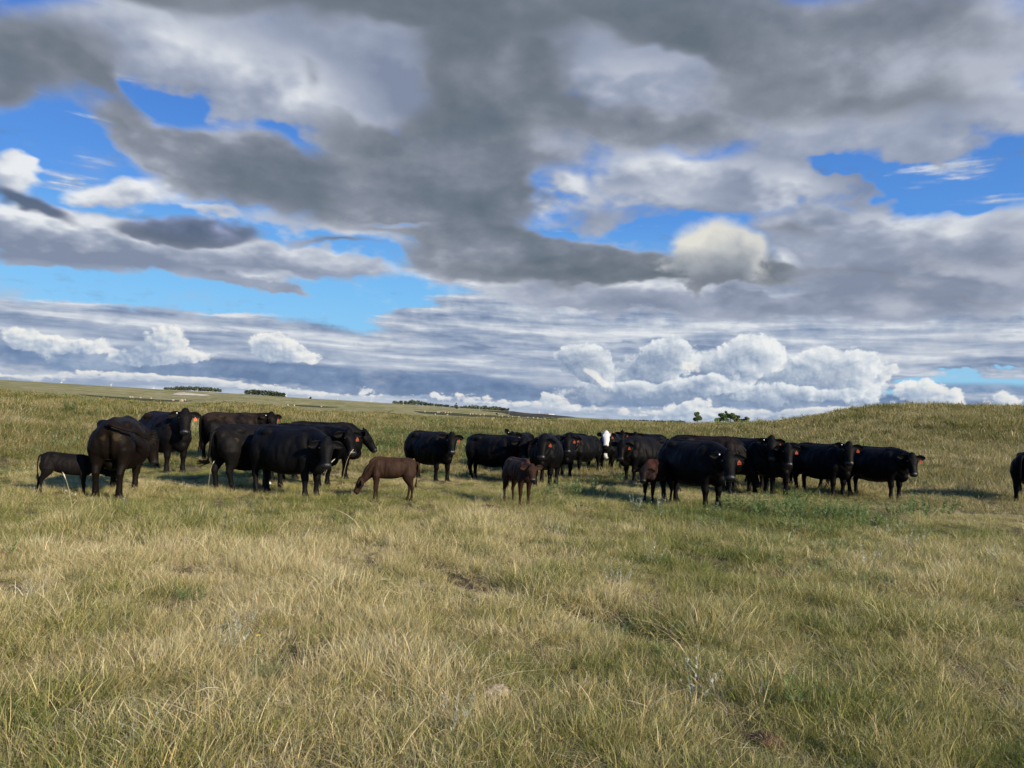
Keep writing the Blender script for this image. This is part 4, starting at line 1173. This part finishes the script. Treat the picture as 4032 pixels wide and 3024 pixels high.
# ------------------------------------------------------------------ far fields, woods, bales, buildings
def sheet(name, pix, mat, lift=0.3, dens=10, bulge=0.0, **props):
    """a patch of field lying on the land: outline given as it is seen, laid out by place, then triangulated on the ground"""
    pts = []
    m = len(pix)
    for i in range(m):
        a, b_ = pix[i], pix[(i + 1) % m]
        for k in range(dens):
            t = k / dens
            pts.append(gp(a[0] + (b_[0] - a[0]) * t, a[1] + (b_[1] - a[1]) * t))
    bm = bmesh.new()
    vs = [bm.verts.new((p.x, p.y, 0)) for p in pts]
    bm.faces.new(vs)
    bmesh.ops.triangulate(bm, faces=bm.faces[:])
    for _ in range(3):
        bmesh.ops.subdivide_edges(bm, edges=[e for e in bm.edges if e.calc_length() > 9], cuts=1)
        bmesh.ops.triangulate(bm, faces=bm.faces[:])
    hz = height(np.array([v.co.x for v in bm.verts]), np.array([v.co.y for v in bm.verts]))
    bd = {v for v in bm.verts if v.is_boundary}
    for v, h_ in zip(bm.verts, hz):
        v.co.z = h_ + (lift if v not in bd else lift * .4) + (bulge if v not in bd else 0)
    me = bpy.data.meshes.new(name)
    bm.to_mesh(me)
    bm.free()
    me.materials.append(mat)
    me.polygons.foreach_set('use_smooth', [True] * len(me.polygons))
    return put(name, me, **props)

def field_mat(name, a, b_, scale=(0.02, 0.2)):
    m, n, bs, _ = material(name, 0.95, 0.05)
    p = n.new('ShaderNodeNewGeometry').outputs['Position']
    n.put(bs.inputs['Base Color'], n.mix(n.step(n.noise(n.v('MULTIPLY', p, (1, .4, 1)), scale[1], 6, .65), .3, .7), a, b_))
    return m
m_hay = field_mat("mown_hay", (0.060, 0.068, 0.028), (0.095, 0.095, 0.040))
m_stub = field_mat("pale_stubble", (0.30, 0.27, 0.15), (0.38, 0.34, 0.20))
m_cloud_shade = field_mat("cloud_shade_ground", (0.055, 0.052, 0.042), (0.085, 0.078, 0.058))  # darker ground colour standing in for a cloud's shadow
m_sand = field_mat("bare_sand", (0.52, 0.44, 0.31), (0.72, 0.64, 0.48))
c15 = lambda X_, Y_: (1500 + X_ / 4.424, 1540 + Y_ / 4.424)
c18 = lambda X_, Y_: (1860 + X_ / 5.267, 1560 + Y_ / 5.267)
c6 = lambda X_, Y_: (600 + X_ / 2.765, 1500 + Y_ / 2.765)
c0 = lambda X_, Y_: (X_ / 1.843, 1450 + Y_ / 1.843)
sheet("mown_field", [c15(560, 352), c15(1100, 372), c15(1700, 412), c15(2212, 440), c18(1100, 448), c18(1450, 470), c18(700, 462), c15(2212, 485), c15(1500, 440), c15(900, 405), c15(700, 385)], m_hay, kind='structure')
sheet("mown_field", [c0(560, 190), c0(900, 213), c0(1200, 232), c0(1400, 240), c0(1150, 243), c0(900, 227), c0(700, 210)], m_hay, kind='structure')
sheet("mown_field", [c6(1450, 256), c6(1700, 268), c6(2050, 290), c6(1850, 292), c6(1600, 278)], m_hay, kind='structure')
sheet("stubble_strip", [c0(1040, 219), c0(1250, 226), c0(1370, 234), c0(1200, 233)], m_stub, lift=.5, kind='structure')
sheet("cloud_shade_slope", [c18(180, 302), c18(600, 312), c18(850, 318), c18(1150, 365), c18(1400, 365), c18(1650, 385), c18(2150, 440), c18(1500, 458), c18(1100, 432), c18(820, 408), c18(640, 345)], m_cloud_shade, lift=.6, kind='structure')  # dark sheet on the far slope, a cloud's shadow put in as colour
sheet("sand_bank", [c6(215, 150), c6(245, 134), c6(330, 130), c6(430, 140), c6(520, 148), c6(645, 160), c6(560, 163), c6(400, 158), c6(300, 158)], m_sand, lift=.5, bulge=.5, kind='structure')

# hay bales
m_bale = plain("baled_hay", (0.40, 0.34, 0.23), 0.95, 0.05, 0.18, 3.0)
bv, bf = [], []
for k, (xx, rr_) in enumerate([(-.68, .70), (-.66, .78), (-.3, .80), (0, .79), (.3, .80), (.66, .78), (.68, .70)]):
    for i in range(16):
        a = 2 * math.pi * i / 16
        bv.append((xx, rr_ * math.cos(a), .78 + rr_ * math.sin(a) * (.94 if math.sin(a) < 0 else 1)))
for k in range(6):
    for i in range(16):
        j = (i + 1) % 16
        bf.append((k * 16 + i, k * 16 + j, k * 16 + 16 + j, k * 16 + 16 + i))
bf += [tuple(range(16)), tuple(reversed(range(96, 112)))]
bale_me = new_mesh("hay_bale", bv, bf, [m_bale])
rb = random.Random(4)
BL = [(c15(*p), 'w') for p in [(985, 384), (1015, 381), (1113, 386), (1165, 386), (1208, 386), (940, 419), (1157, 422), (1550, 414), (1595, 412), (1648, 412), (1725, 424), (1790, 417), (2055, 444), (2110, 447), (765, 372), (1958, 482)]]
BL += [(c18(*p), 'e') for p in [(737, 434), (823, 437), (965, 444), (437, 469), (790, 486), (967, 494), (1145, 459), (1265, 466), (1353, 470), (1495, 479)]]
BL += [(c6(*p), 'l') for p in [(228, 222), (352, 216), (315, 231)]] + [(c0(*p), 'l') for p in [(943, 216), (962, 216), (1018, 220), (1097, 224)]]
BL += [(c6(*p), 'm') for p in [(1472, 271), (1542, 275), (1837, 288)]]
LB = {'w': "on the main mown strip", 'e': "at the foot of the dark slope", 'l': "on the strip below the sand bank", 'm': "on the thin strip right of the conifers"}
ORD = ['leftmost', 'second', 'third', 'fourth', 'fifth', 'sixth', 'seventh', 'eighth', 'ninth', 'tenth', 'eleventh', 'twelfth', 'thirteenth', 'fourteenth', 'fifteenth', 'sixteenth']
BL.sort(key=lambda t: t[0][0])
seen_b = {}
def bale_label(w):
    k = seen_b[w] = seen_b.get(w, -1) + 1
    return ("leftmost pale hay bale " if k == 0 else "pale hay bale, %s from the left, " % ORD[k]) + LB[w]
for (px, py), w in BL:
    p = gp(px, py)
    r_ = math.hypot(p.x, p.y)
    o = put("hay_bale", bale_me, loc=p, rot=(0, 0, rb.uniform(0, 3.1)), label=bale_label(w), category='hay bale', group='hay bales on the far meadow: ' + {'w': 'main strip', 'e': 'by the dark slope', 'l': 'left strip', 'm': 'thin strip'}[w])
    s_ = min(1.15, max(0.6, r_ * 5.5 / 3030 / 1.5))
    o.scale = (s_, s_, s_)
print("bale distances", [round(gp(*b_[0]).length) for b_ in BL][::4])

# woods
leaf_dark = grass_material("conifer_leaves", [(0.0, (0.032, 0.052, 0.026)), (1.0, (0.085, 0.112, 0.052))], instanced=False)
leaf_grey = grass_material("broadleaf_far", [(0.0, (0.070, 0.092, 0.055)), (1.0, (0.170, 0.190, 0.115))], instanced=False)
leaf_near = grass_material("cottonwood_leaves", [(0.0, (0.10, 0.155, 0.065)), (1.0, (0.25, 0.32, 0.14))], instanced=False)
bark = plain("bark", (0.14, 0.115, 0.09), 0.95, 0.05, 0.3, 8.0)
def crown(rng, lobes, count, leaf):
    """leaf-sized faces spread through lobes (centre, radius)"""
    L = np.array([l[0] for l in lobes])
    R = np.array([l[1] for l in lobes])
    w_ = R ** 2
    pick = rng.choice(len(lobes), count, p=w_ / w_.sum())
    d = rng.normal(size=(count, 3))
    d /= np.linalg.norm(d, axis=1, keepdims=True)
    rr_ = (0.45 + 0.55 * rng.random(count) ** .5)[:, None] * R[pick][:, None]
    c = L[pick] + d * rr_ * np.array([1, 1, .85])
    s = leaf * (.5 + rng.random(count))
    a_ = rng.normal(size=(count, 3))
    a_ /= np.linalg.norm(a_, axis=1, keepdims=True)
    b_ = np.cross(a_, rng.normal(size=(count, 3)))
    b_ /= np.linalg.norm(b_, axis=1, keepdims=True)
    V = np.stack([c - a_ * s[:, None], c + b_ * s[:, None] * .6, c + a_ * s[:, None], c - b_ * s[:, None] * .6], 1)
    A = np.stack([rng.random(count), np.clip((c[:, 2] - c[:, 2].min()) / 6, 0, 1), .7 + .5 * rng.random(count)], -1)[:, None].repeat(4, 1)
    return V.reshape(-1, 3), np.arange(count * 4).reshape(-1, 4), A.reshape(-1, 3)

def belt(name, x0, x1, ybase, hts, R_, mat, label, leaf=.9, per=90, step=5.0, jag=.5):
    rng = np.random.default_rng(int(x0))
    sets = []
    xs = np.arange(x0, x1, step)
    for x_ in xs:
        t = (x_ - x0) / (x1 - x0)
        yb = np.interp(t, np.linspace(0, 1, len(ybase)), ybase)
        hp_ = np.interp(t, np.linspace(0, 1, len(hts)), hts) * (1 - jag * .5 + jag * rng.random())
        Rr = R_ * (1 + rng.normal(0, .01))
        d = ray(x_ + rng.normal(0, 1), yb)
        sc = Rr / math.hypot(d.x, d.y)
        bx, by, bz = d.x * sc, d.y * sc, EYE + d.z * sc
        h_ = hp_ * Rr / 3030
        w_ = step * Rr / 3030
        lobes = [((bx + rng.normal(0, w_ * .25), by + rng.normal(0, w_ * .6), bz + h_ * z_), h_ * r_) for z_, r_ in ((.28, .34), (.55, .34), (.72, .26))]
        sets.append(crown(rng, lobes, per, leaf))
    me = grass_mesh(name, sets, mat)
    return put(name, me, kind='stuff', label=label)
belt("treeline", 652, 872, [1537, 1538, 1543], [11, 14, 20, 15, 16, 14, 10], 1180, leaf_grey, "far grey green tree belt above the sand bank")
belt("treeline", 968, 1122, [1553, 1557, 1565], [17, 21, 20, 19, 17], 1180, leaf_dark, "dense dark conifer belt on the far left ridge", step=4, jag=.25)
belt("treeline", 1552, 1770, [1592, 1595, 1603], [13, 14, 20, 15, 10, 8, 8], 1200, leaf_grey, "far tree belt in the middle of the ridge")
belt("treeline", 1776, 2004, [1606, 1614, 1617, 1619], [10, 12, 20, 19, 16, 12], 1230, leaf_grey, "long tree belt behind the dark far slope")
belt("treeline", 2440, 2700, [1658, 1661, 1664], [5, 7, 6, 8], 2300, leaf_grey, "thin line of distant trees on the horizon", leaf=1.6, per=50)
belt("treeline", 2140, 2200, [1653, 1656], [10, 12, 8], 560, leaf_near, "low green bushes below the white shed", leaf=.5, per=60)

def solo_tree(px, ybase, ytop, wpx, R_, mat, label, group=None, leaf=.24, count=4200, seed=1, bush=False):
    rng = np.random.default_rng(seed)
    d = ray(px, ybase)
    sc = R_ / math.hypot(d.x, d.y)
    x_, y_ = d.x * sc, d.y * sc
    z0 = float(height(x_, y_))
    zt = EYE + ray(px, ytop).z / math.hypot(ray(px, ytop).x, ray(px, ytop).y) * R_
    H = zt - z0
    vis = (ybase - ytop) * R_ / 3030
    W = wpx * R_ / 3030 / 2
    cz = H - vis * .52
    root = put("tree", None, loc=(x_, y_, z0), label=label, category='tree')
    if group:
        root['group'] = group
    tw = max(.05, .035 * H)
    limbs = []
    top = Vector((rng.normal(0, .05 * W), 0, H - vis * .25))
    limbs.append(along(bez(Vector((0, 0, -.2)), Vector((.02 * H, 0, H * .3)), Vector((-.02 * H, .03 * H, H * .6)), top, 7), [tw * (1.25 - .17 * i) for i in range(7)], Vector((0, 1, 0)), 8))
    lobes = []
    for i in range(7 if not bush else 9):
        a = rng.random() * 6.28
        r_ = W * (.35 + .45 * rng.random())
        c = Vector((math.cos(a) * r_, math.sin(a) * r_, cz + vis * (rng.random() - .55) * .75))
        lobes.append((tuple(c), W * (.30 + .22 * rng.random())))
        st = Vector((0, 0, max(.2, c.z - W * .9)))
        limbs.append(along([st, st.lerp(c, .5) + Vector((0, 0, -.05 * W)), c], [tw * .45, tw * .3, tw * .12], Vector((0, 1, .1)), 6))
    lobes.append(((0, 0, H - W * .35), W * .34))
    V, F = [], []
    for v, f_ in limbs:
        o = len(V)
        V += v
        F += [tuple(i + o for i in q) for q in f_]
    put("trunk", new_mesh("trunk", V, F, [bark], True), root)
    put("crown", grass_mesh("crown", [crown(rng, lobes, count, leaf)], mat), root)
solo_tree(2747, 1657, 1622, 32, 260, leaf_near, "lone green tree left of the tree clump on the near skyline", seed=3)
G3 = 'trees of the clump on the near skyline'
solo_tree(2835, 1657, 1627, 38, 265, leaf_near, "dark left tree of the clump on the near skyline", G3, seed=5)
solo_tree(2857, 1657, 1619, 22, 268, leaf_near, "tallest tree of the clump on the near skyline", G3, seed=8)
solo_tree(2876, 1658, 1628, 34, 262, leaf_near, "middle tree right of the tallest in the skyline clump", G3, seed=9)
solo_tree(2898, 1659, 1634, 26, 264, leaf_near, "rightmost tree of the clump on the near skyline", G3, seed=12)
solo_tree(2918, 1661, 1650, 15, 262, leaf_near, "low bush beside the tree clump on the skyline", seed=14, count=700, bush=True)
solo_tree(2938, 1661, 1642, 24, 262, leaf_near, "small tree standing apart right of the skyline clump", seed=16, count=1200)
solo_tree(1796, 1608, 1586, 13, 900, leaf_grey, "single tall thin tree standing before the far belt", leaf=.7, count=500, seed=17)
solo_tree(1222, 1570, 1563, 7, 1000, leaf_dark, "tiny dark tree alone on the far left ridge", leaf=.7, count=200, seed=18, bush=True)
solo_tree(1956, 1633, 1627, 8, 700, leaf_dark, "small dark bush on the tan slope above the bales", leaf=.5, count=200, seed=19, bush=True)

# buildings and poles
m_white = plain("white_metal", (0.78, 0.78, 0.76), 0.5, 0.3, 0.03, 0.5)
m_grey = plain("grey_cladding", (0.30, 0.32, 0.34), 0.7, 0.2, 0.08, 0.5)
m_door = plain("door_panel", (0.20, 0.21, 0.22), 0.6, 0.2, 0.05, 1.0)
m_wood = plain("weathered_wood", (0.42, 0.39, 0.34), 0.9, 0.1, 0.2, 2.0)
def box(x0, x1, y0, y1, z0, z1):
    V = [(x, y, z) for x in (x0, x1) for y in (y0, y1) for z in (z0, z1)]
    return V, [(0, 1, 3, 2), (4, 6, 7, 5), (0, 4, 5, 1), (2, 3, 7, 6), (0, 2, 6, 4), (1, 5, 7, 3)]
def shed(px, pyb, wpx, hpx, R_, split, label, yaw=0.0):
    d = ray(px, pyb)
    sc = R_ / math.hypot(d.x, d.y)
    W, H = wpx * R_ / 3030, hpx * R_ / 3030
    root = put("shed", None, loc=(d.x * sc, d.y * sc, EYE + d.z * sc), rot=(0, 0, -math.atan2(d.x, d.y) + yaw), label=label, category='shed')
    e = H * .78
    V = [(-W / 2, -6, -3), (W / 2, -6, -3), (W / 2, 6, -3), (-W / 2, 6, -3), (-W / 2, -6, e), (W / 2, -6, e), (W / 2, 6, e), (-W / 2, 6, e), (-W / 2, 0, H), (W / 2, 0, H)]
    me = new_mesh("wall", V, [(0, 1, 5, 4), (1, 2, 6, 9, 5), (2, 3, 7, 6), (3, 0, 4, 8, 7)], [m_white])
    put("wall", me, root)
    put("roof", new_mesh("roof", [(-W / 2 - .4, -6.4, e - .05), (W / 2 + .4, -6.4, e - .05), (W / 2 + .4, 0, H + .1), (-W / 2 - .4, 0, H + .1), (W / 2 + .4, 6.4, e - .05), (-W / 2 - .4, 6.4, e - .05)], [(0, 1, 2, 3), (3, 2, 4, 5)], [m_grey if split else m_white]), root)
    if split:
        v, f_ = box(-W / 2 - .02, -W * .07, -6.25, -6.04, -3, e - .1)
        put("side_panel", new_mesh("side_panel", v, f_, [m_grey]), root)
    v, f_ = box(W * .2, W * .32, -6.2, -6.04, -3, e * .8)
    put("door", new_mesh("door", v, f_, [m_white if split else m_door]), root)
shed(2163, 1636, 40, 10, 1500, True, "long low shed with grey left half and white right half on the far rise")
shed(1120, 1565, 9, 13, 1240, False, "small white building at the right end of the conifer belt")
shed(2196, 1638, 8, 3, 1550, False, "tiny white outbuilding right of the long shed")

def pole(px, yb, yt, R_, label):
    d = ray(px, yb)
    sc = R_ / math.hypot(d.x, d.y)
    H = (yb - yt) * R_ / 3030
    root = put("utility_pole", None, loc=(d.x * sc, d.y * sc, EYE + d.z * sc), label=label, category='pole', group='poles along the far ridge')
    v, f_ = along([Vector((0, 0, -1)), Vector((0, 0, H * .5)), Vector((0, 0, H))], [.26, .24, .2], Vector((0, 1, 0)), 8)
    put("post", new_mesh("post", v, f_, [m_wood]), root)
    v, f_ = box(-1.1, 1.1, -.08, .08, H * .88, H * .92)
    put("crossarm", new_mesh("crossarm", v, f_, [m_wood]), root)
pole(1588, 1592, 1581, 900, "pale pole before the left part of the middle tree belt")
pole(1709, 1599, 1590, 900, "pale pole before the right part of the middle tree belt")
pole(776, 1540, 1531, 900, "pale pole before the belt above the sand bank")
pole(1887, 1616, 1604, 900, "thin pole before the long tree belt")

def turbine(px, yt, label, R_=9500.0, ph=0.0):
    d = ray(px, yt + 9)
    sc = R_ / math.hypot(d.x, d.y)
    zh = EYE + d.z * sc
    root = put("wind_turbine", None, loc=(d.x * sc, d.y * sc, 0), rot=(0, 0, -math.atan2(d.x, d.y) + 1.35), label=label, category='wind turbine', group='wind turbines on the horizon')
    v, f_ = along([Vector((0, 0, -5)), Vector((0, 0, zh * .5)), Vector((0, 0, zh))], [3.0, 2.5, 1.8], Vector((0, 1, 0)), 10)
    put("tower", new_mesh("tower", v, f_, [m_white]), root)
    v, f_ = box(-2, 2, -6, 5, zh - 2, zh + 2.5)
    put("nacelle", new_mesh("nacelle", v, f_, [m_white]), root)
    for k in range(3):
        a = ph + k * 2.0944
        u_ = Vector((math.sin(a), 0, math.cos(a)))
        v, f_ = along([Vector((0, -7, zh)) + u_ * t for t in (0, 8, 24, 42)], [(1.5, 1.5), (2.4, .8), (1.6, .5), (.5, .2)], Vector((0, 1, 0)), 6)
        put("blade", new_mesh("blade", v, f_, [m_white]), root)
for px, yt, lb in [(33, 1489, "white wind turbine at the far left end of the ridge"), (241, 1497, "white wind turbine second from the left end of the ridge"), (437, 1506, "white wind turbine left of the sand bank tree belt"),
                   (604, 1519, "white wind turbine just left of the first tree belt"), (1127, 1545, "white wind turbine over the small white building"), (1216, 1554, "white wind turbine right of the conifer belt"),
                   (1327, 1563, "white wind turbine on the bare ridge between the belts"), (1460, 1573, "white wind turbine left of the middle tree belt"), (2121, 1614, "white wind turbine left of the long shed")]:
    turbine(px, yt, lb, ph=px * .37)

# ------------------------------------------------------------------ single plants that stand out of the sward
weed_leaf = grass_material("weed_leaves", [(0.0, (0.17, 0.25, 0.09)), (0.6, (0.28, 0.36, 0.15)), (1.0, (0.38, 0.43, 0.22))], instanced=False)
sage_leaf = grass_material("silver_sage", [(0.0, (0.36, 0.40, 0.34)), (1.0, (0.82, 0.82, 0.76))], instanced=False)
stem_leaf = grass_material("tall_stems", [(0.0, (0.40, 0.34, 0.18)), (1.0, (0.72, 0.64, 0.42))], instanced=False)
rw = np.random.default_rng(77)
weed_meshes = [grass_mesh("weed_clump", [leafy_set(rw, 22, 0.34, 0.34, 0.050, 40, (0, 1))], weed_leaf) for _ in range(3)]
spire_mesh = grass_mesh("spire_weed", [leafy_set(rw, 14, 0.22, 0.85, 0.07, 90, (0, .6))], weed_leaf)
def plant(kind, me, px, py, s, label, cat, group):
    p = gp(px, py)
    o = put(kind, me, loc=p, rot=(0, 0, rw.random() * 6.28), label=label, category=cat, group=group)
    o.scale = (s, s, s)
GW = 'leafy green weeds round the herd'
for i, (px, py, s, lb) in enumerate([
        (2880, 2004, .9, "leafy green weed right beside the front hooves of the cow tagged 802"), (2960, 2022, 1.2, "bushy green weed just right of the cow tagged 802"), (3060, 2040, 1.1, "green weed in front of the small white lipped cow"),
        (3130, 2006, 1.1, "green weed between the small cow and the tufted cow"), (3235, 2052, 1.2, "broad green weed in front of the tufted cow's hind legs"), (3330, 2042, 1.1, "green weed under the front legs of the tufted cow"),
        (3420, 2075, .9, "green weed in front of the rear legs of the rightmost whole cow"), (3570, 2040, 1.1, "large pale green weed in the open right of the herd"), (3660, 2030, 1.2, "pale green weed farthest right of the herd"),
        (2315, 1958, 1.2, "bushy green weed left of the shaded calf"), (2222, 1944, .9, "low green weed in front of the heavy cow facing the camera"), (2440, 1898, 1.0, "green weed in the shade behind the shaded calf"),
        (1000, 1880, .7, "green weed in shade between the left group's legs"), (3490, 2300, .35, "small green weed in the right foreground grass"), (760, 2370, .35, "low green forb patch in the left foreground"),
        (1060, 2680, .28, "small bright green forb near the yellow flower")]):
    plant("weed", weed_meshes[i % 3], px, py, s, lb, 'weed', GW)
for px, py, s, lb in [(277, 1628, 1.0, "tall upright green weed on the left meadow behind the suckling calf"), (463, 1626, .9, "slim upright green weed left of the pale tagged cow's back"),
                      (1150, 1690, .6, "tall dark green weed behind the left group's backs"), (1640, 1700, .45, "upright weed in the green band behind the lone cow")]:
    plant("upright_weed", spire_mesh, px, py, s, lb, 'weed', 'tall upright weeds on the far side of the herd')

def sprig(rng, h, n_top):
    V, Q, A = [], [], []
    s1 = blade_set(rng, 3, .03, h * .8, h, .006, .15, .25, (.2, .6), segs=4)
    Vt, Qt, At = leafy_set(rng, 5, .06, h, .028, n_top, (.6, 1))
    return [s1, (Vt, Qt, At)]
sprigs = [grass_mesh("white_sprig", sprig(rw, .34, 22), sage_leaf) for _ in range(3)]
for i, (px, py, s, lb) in enumerate([
        (2177, 2110, 1.0, "white flowering sprig in dry grass below the head on cow"), (2212, 2118, .8, "smaller white sprig just right of the one below the head on cow"), (2492, 2000, 1.0, "white sprig left of the shaded calf's hooves"),
        (2514, 2008, .9, "white sprig close in front of the shaded calf"), (2598, 2012, 1.2, "spreading silvery sprig between the shaded calf and cow 802"), (2814, 2012, .8, "white sprig between the front legs of cow 802"),
        (1975, 1965, .8, "white sprig beside the reddish calf's hind leg"), (2418, 2310, .8, "dry white sprig at centre right in the foreground"), (2455, 2318, .8, "twin of the dry white sprig at centre right, standing on its right"),
        (2568, 2230, 1.0, "pale branching sprig right of the centre foreground"), (3427, 2260, 1.3, "tall silvery sage stem in the right foreground"), (3552, 2090, 1.0, "white flowers below the rightmost whole cow"),
        (3577, 2165, 1.1, "cluster of white flowers in the right grass"), (3640, 2140, .8, "thin white sprig right of the white flower cluster"), (3904, 2220, 1.1, "white sprig near the right edge"),
        (2735, 2760, .9, "silvery sprig with pale seed heads in the near foreground"), (957, 2500, .7, "white flower pair in the left foreground grass"), (916, 2570, .8, "larger white flower head left of the yellow flower"),
        (120, 2370, .7, "pale flower tuft at the left edge of the foreground"), (1770, 2900, .8, "white seed head at the bottom centre"), (540, 2960, .6, "white seed head at the bottom left")]):
    plant("white_sprig", sprigs[i % 3], px, py, s, lb, 'wildflower', 'white flowering sprigs in the pasture')
# one yellow flower: stem and petals
yp = gp(1009, 2632)
ye = put("yellow_flower", None, loc=yp, label="single small yellow flower in the left foreground grass", category='wildflower')
v, f_ = along([Vector((0, 0, 0)), Vector((.01, 0, .1)), Vector((.0, .01, .2))], [.0025, .002, .0018], Vector((0, 1, 0)), 6)
put("stem", new_mesh("stem", v, f_, [plain("green_stem", (.12, .18, .06))], True), ye)
pv, pf = [], []
for k in range(9):
    a = k * .698
    c_, s_ = math.cos(a), math.sin(a)
    o = len(pv)
    pv += [(0, 0, .2), (c_ * .008 - s_ * .004, s_ * .008 + c_ * .004, .205), (c_ * .017, s_ * .017, .204), (c_ * .008 + s_ * .004, s_ * .008 - c_ * .004, .205)]
    pf.append((o, o + 1, o + 2, o + 3))
put("petals", new_mesh("petals", pv, pf, [plain("yellow_petals", (.85, .62, .03), .6, .2, .05)]), ye)

# tall single grass stalks with seed heads standing in front of the herd
for i, (px, py, h_, ln, lb) in enumerate([
        (312, 1930, .62, .05, "pale grass stalk standing in front of the suckling calf"), (820, 1930, .55, .02, "pale grass stalk left of the cow with the swinging tail"), (1005, 1935, .60, -.08, "grass stalk crossing the legs of the left group"),
        (1262, 1962, .70, .15, "tall arching grass stalk before the untagged cow's front legs"), (1345, 1940, .85, .12, "tallest grass stalk right of the untagged cow"), (285, 2040, .60, -.25, "pale leaning grass stalk below the suckling calf"),
        (3500, 1962, .7, -.1, "pale stalk beside the front leg of the rightmost whole cow"), (3820, 1950, .8, .2, "bent pale stalk on the slope left of the cut off cow")]):
    p = gp(px, py)
    root = put("grass_stalk", None, loc=p, label=lb, category='grass stalk', group='tall single grass stalks before the herd')
    ps = bez(Vector((0, 0, 0)), Vector((ln * .1, 0, h_ * .5)), Vector((ln * .5, .02, h_ * .85)), Vector((ln + .06, .03, h_)), 9)
    v, f_ = along(ps, [.0026] * 9, Vector((0, 1, 0)), 5)
    put("stem", new_mesh("stem", v, f_, [stalk_mat if i else globals().setdefault('stalk_mat', plain("dry_stalk", (.50, .42, .24), .8, .1, .15))], True), root)
    v, f_ = along(ps[6:], [.004, .009, .003], Vector((0, 1, 0)), 6)
    put("seed_head", new_mesh("seed_head", v, f_, [globals().setdefault('seed_mat', plain("seed_head", (.58, .52, .36), .9, .1, .2))], True), root)

# dung and a pale scrap lying in the grass
m_dung = plain("dried_dung", (0.085, 0.050, 0.032), 0.95, 0.05, 0.4, 20.0)
def lump(name, px, py, r_, hz, mat, label, cat, seed):
    rng = np.random.default_rng(seed)
    bm = bmesh.new()
    bmesh.ops.create_icosphere(bm, subdivisions=4, radius=1.0)
    for v_ in bm.verts:
        q = v_.co.copy()
        k = 1 + .35 * mn.noise(q * 1.7 + Vector((seed, 0, 0))) + .18 * mn.noise(q * 5 + Vector((0, seed, 0)))
        v_.co = Vector((q.x * r_ * k, q.y * r_ * k * .85, max(-.01, q.z * hz * k)))
    me = bpy.data.meshes.new(name)
    bm.to_mesh(me)
    bm.free()
    me.materials.append(mat)
    me.polygons.foreach_set('use_smooth', [True] * len(me.polygons))
    put(name, me, loc=gp(px, py), label=label, category=cat)
lump("cow_dung", 3010, 2925, .11, .035, m_dung, "dark reddish cow dung in the near right foreground", 'dung', 3)
lump("cow_dung", 2290, 2005, .22, .06, m_dung, "brown dung patch left of the shaded calf", 'dung', 4)
lump("cow_dung", 1930, 2002, .2, .05, m_dung, "dark dung patch in front of the reddish calf", 'dung', 5)
lump("dead_thatch", 1955, 2740, .09, .05, plain("pale_thatch", (.50, .42, .30), .95, .05, .3, 30), "pale lump of dead thatch in the centre foreground", 'dead grass', 6)
lump("white_scrap", 1056, 1905, .06, .04, plain("white_scrap", (.70, .76, .80), .6, .2, .1, 20), "small bluish white scrap under the left group of cows", 'scrap', 7)
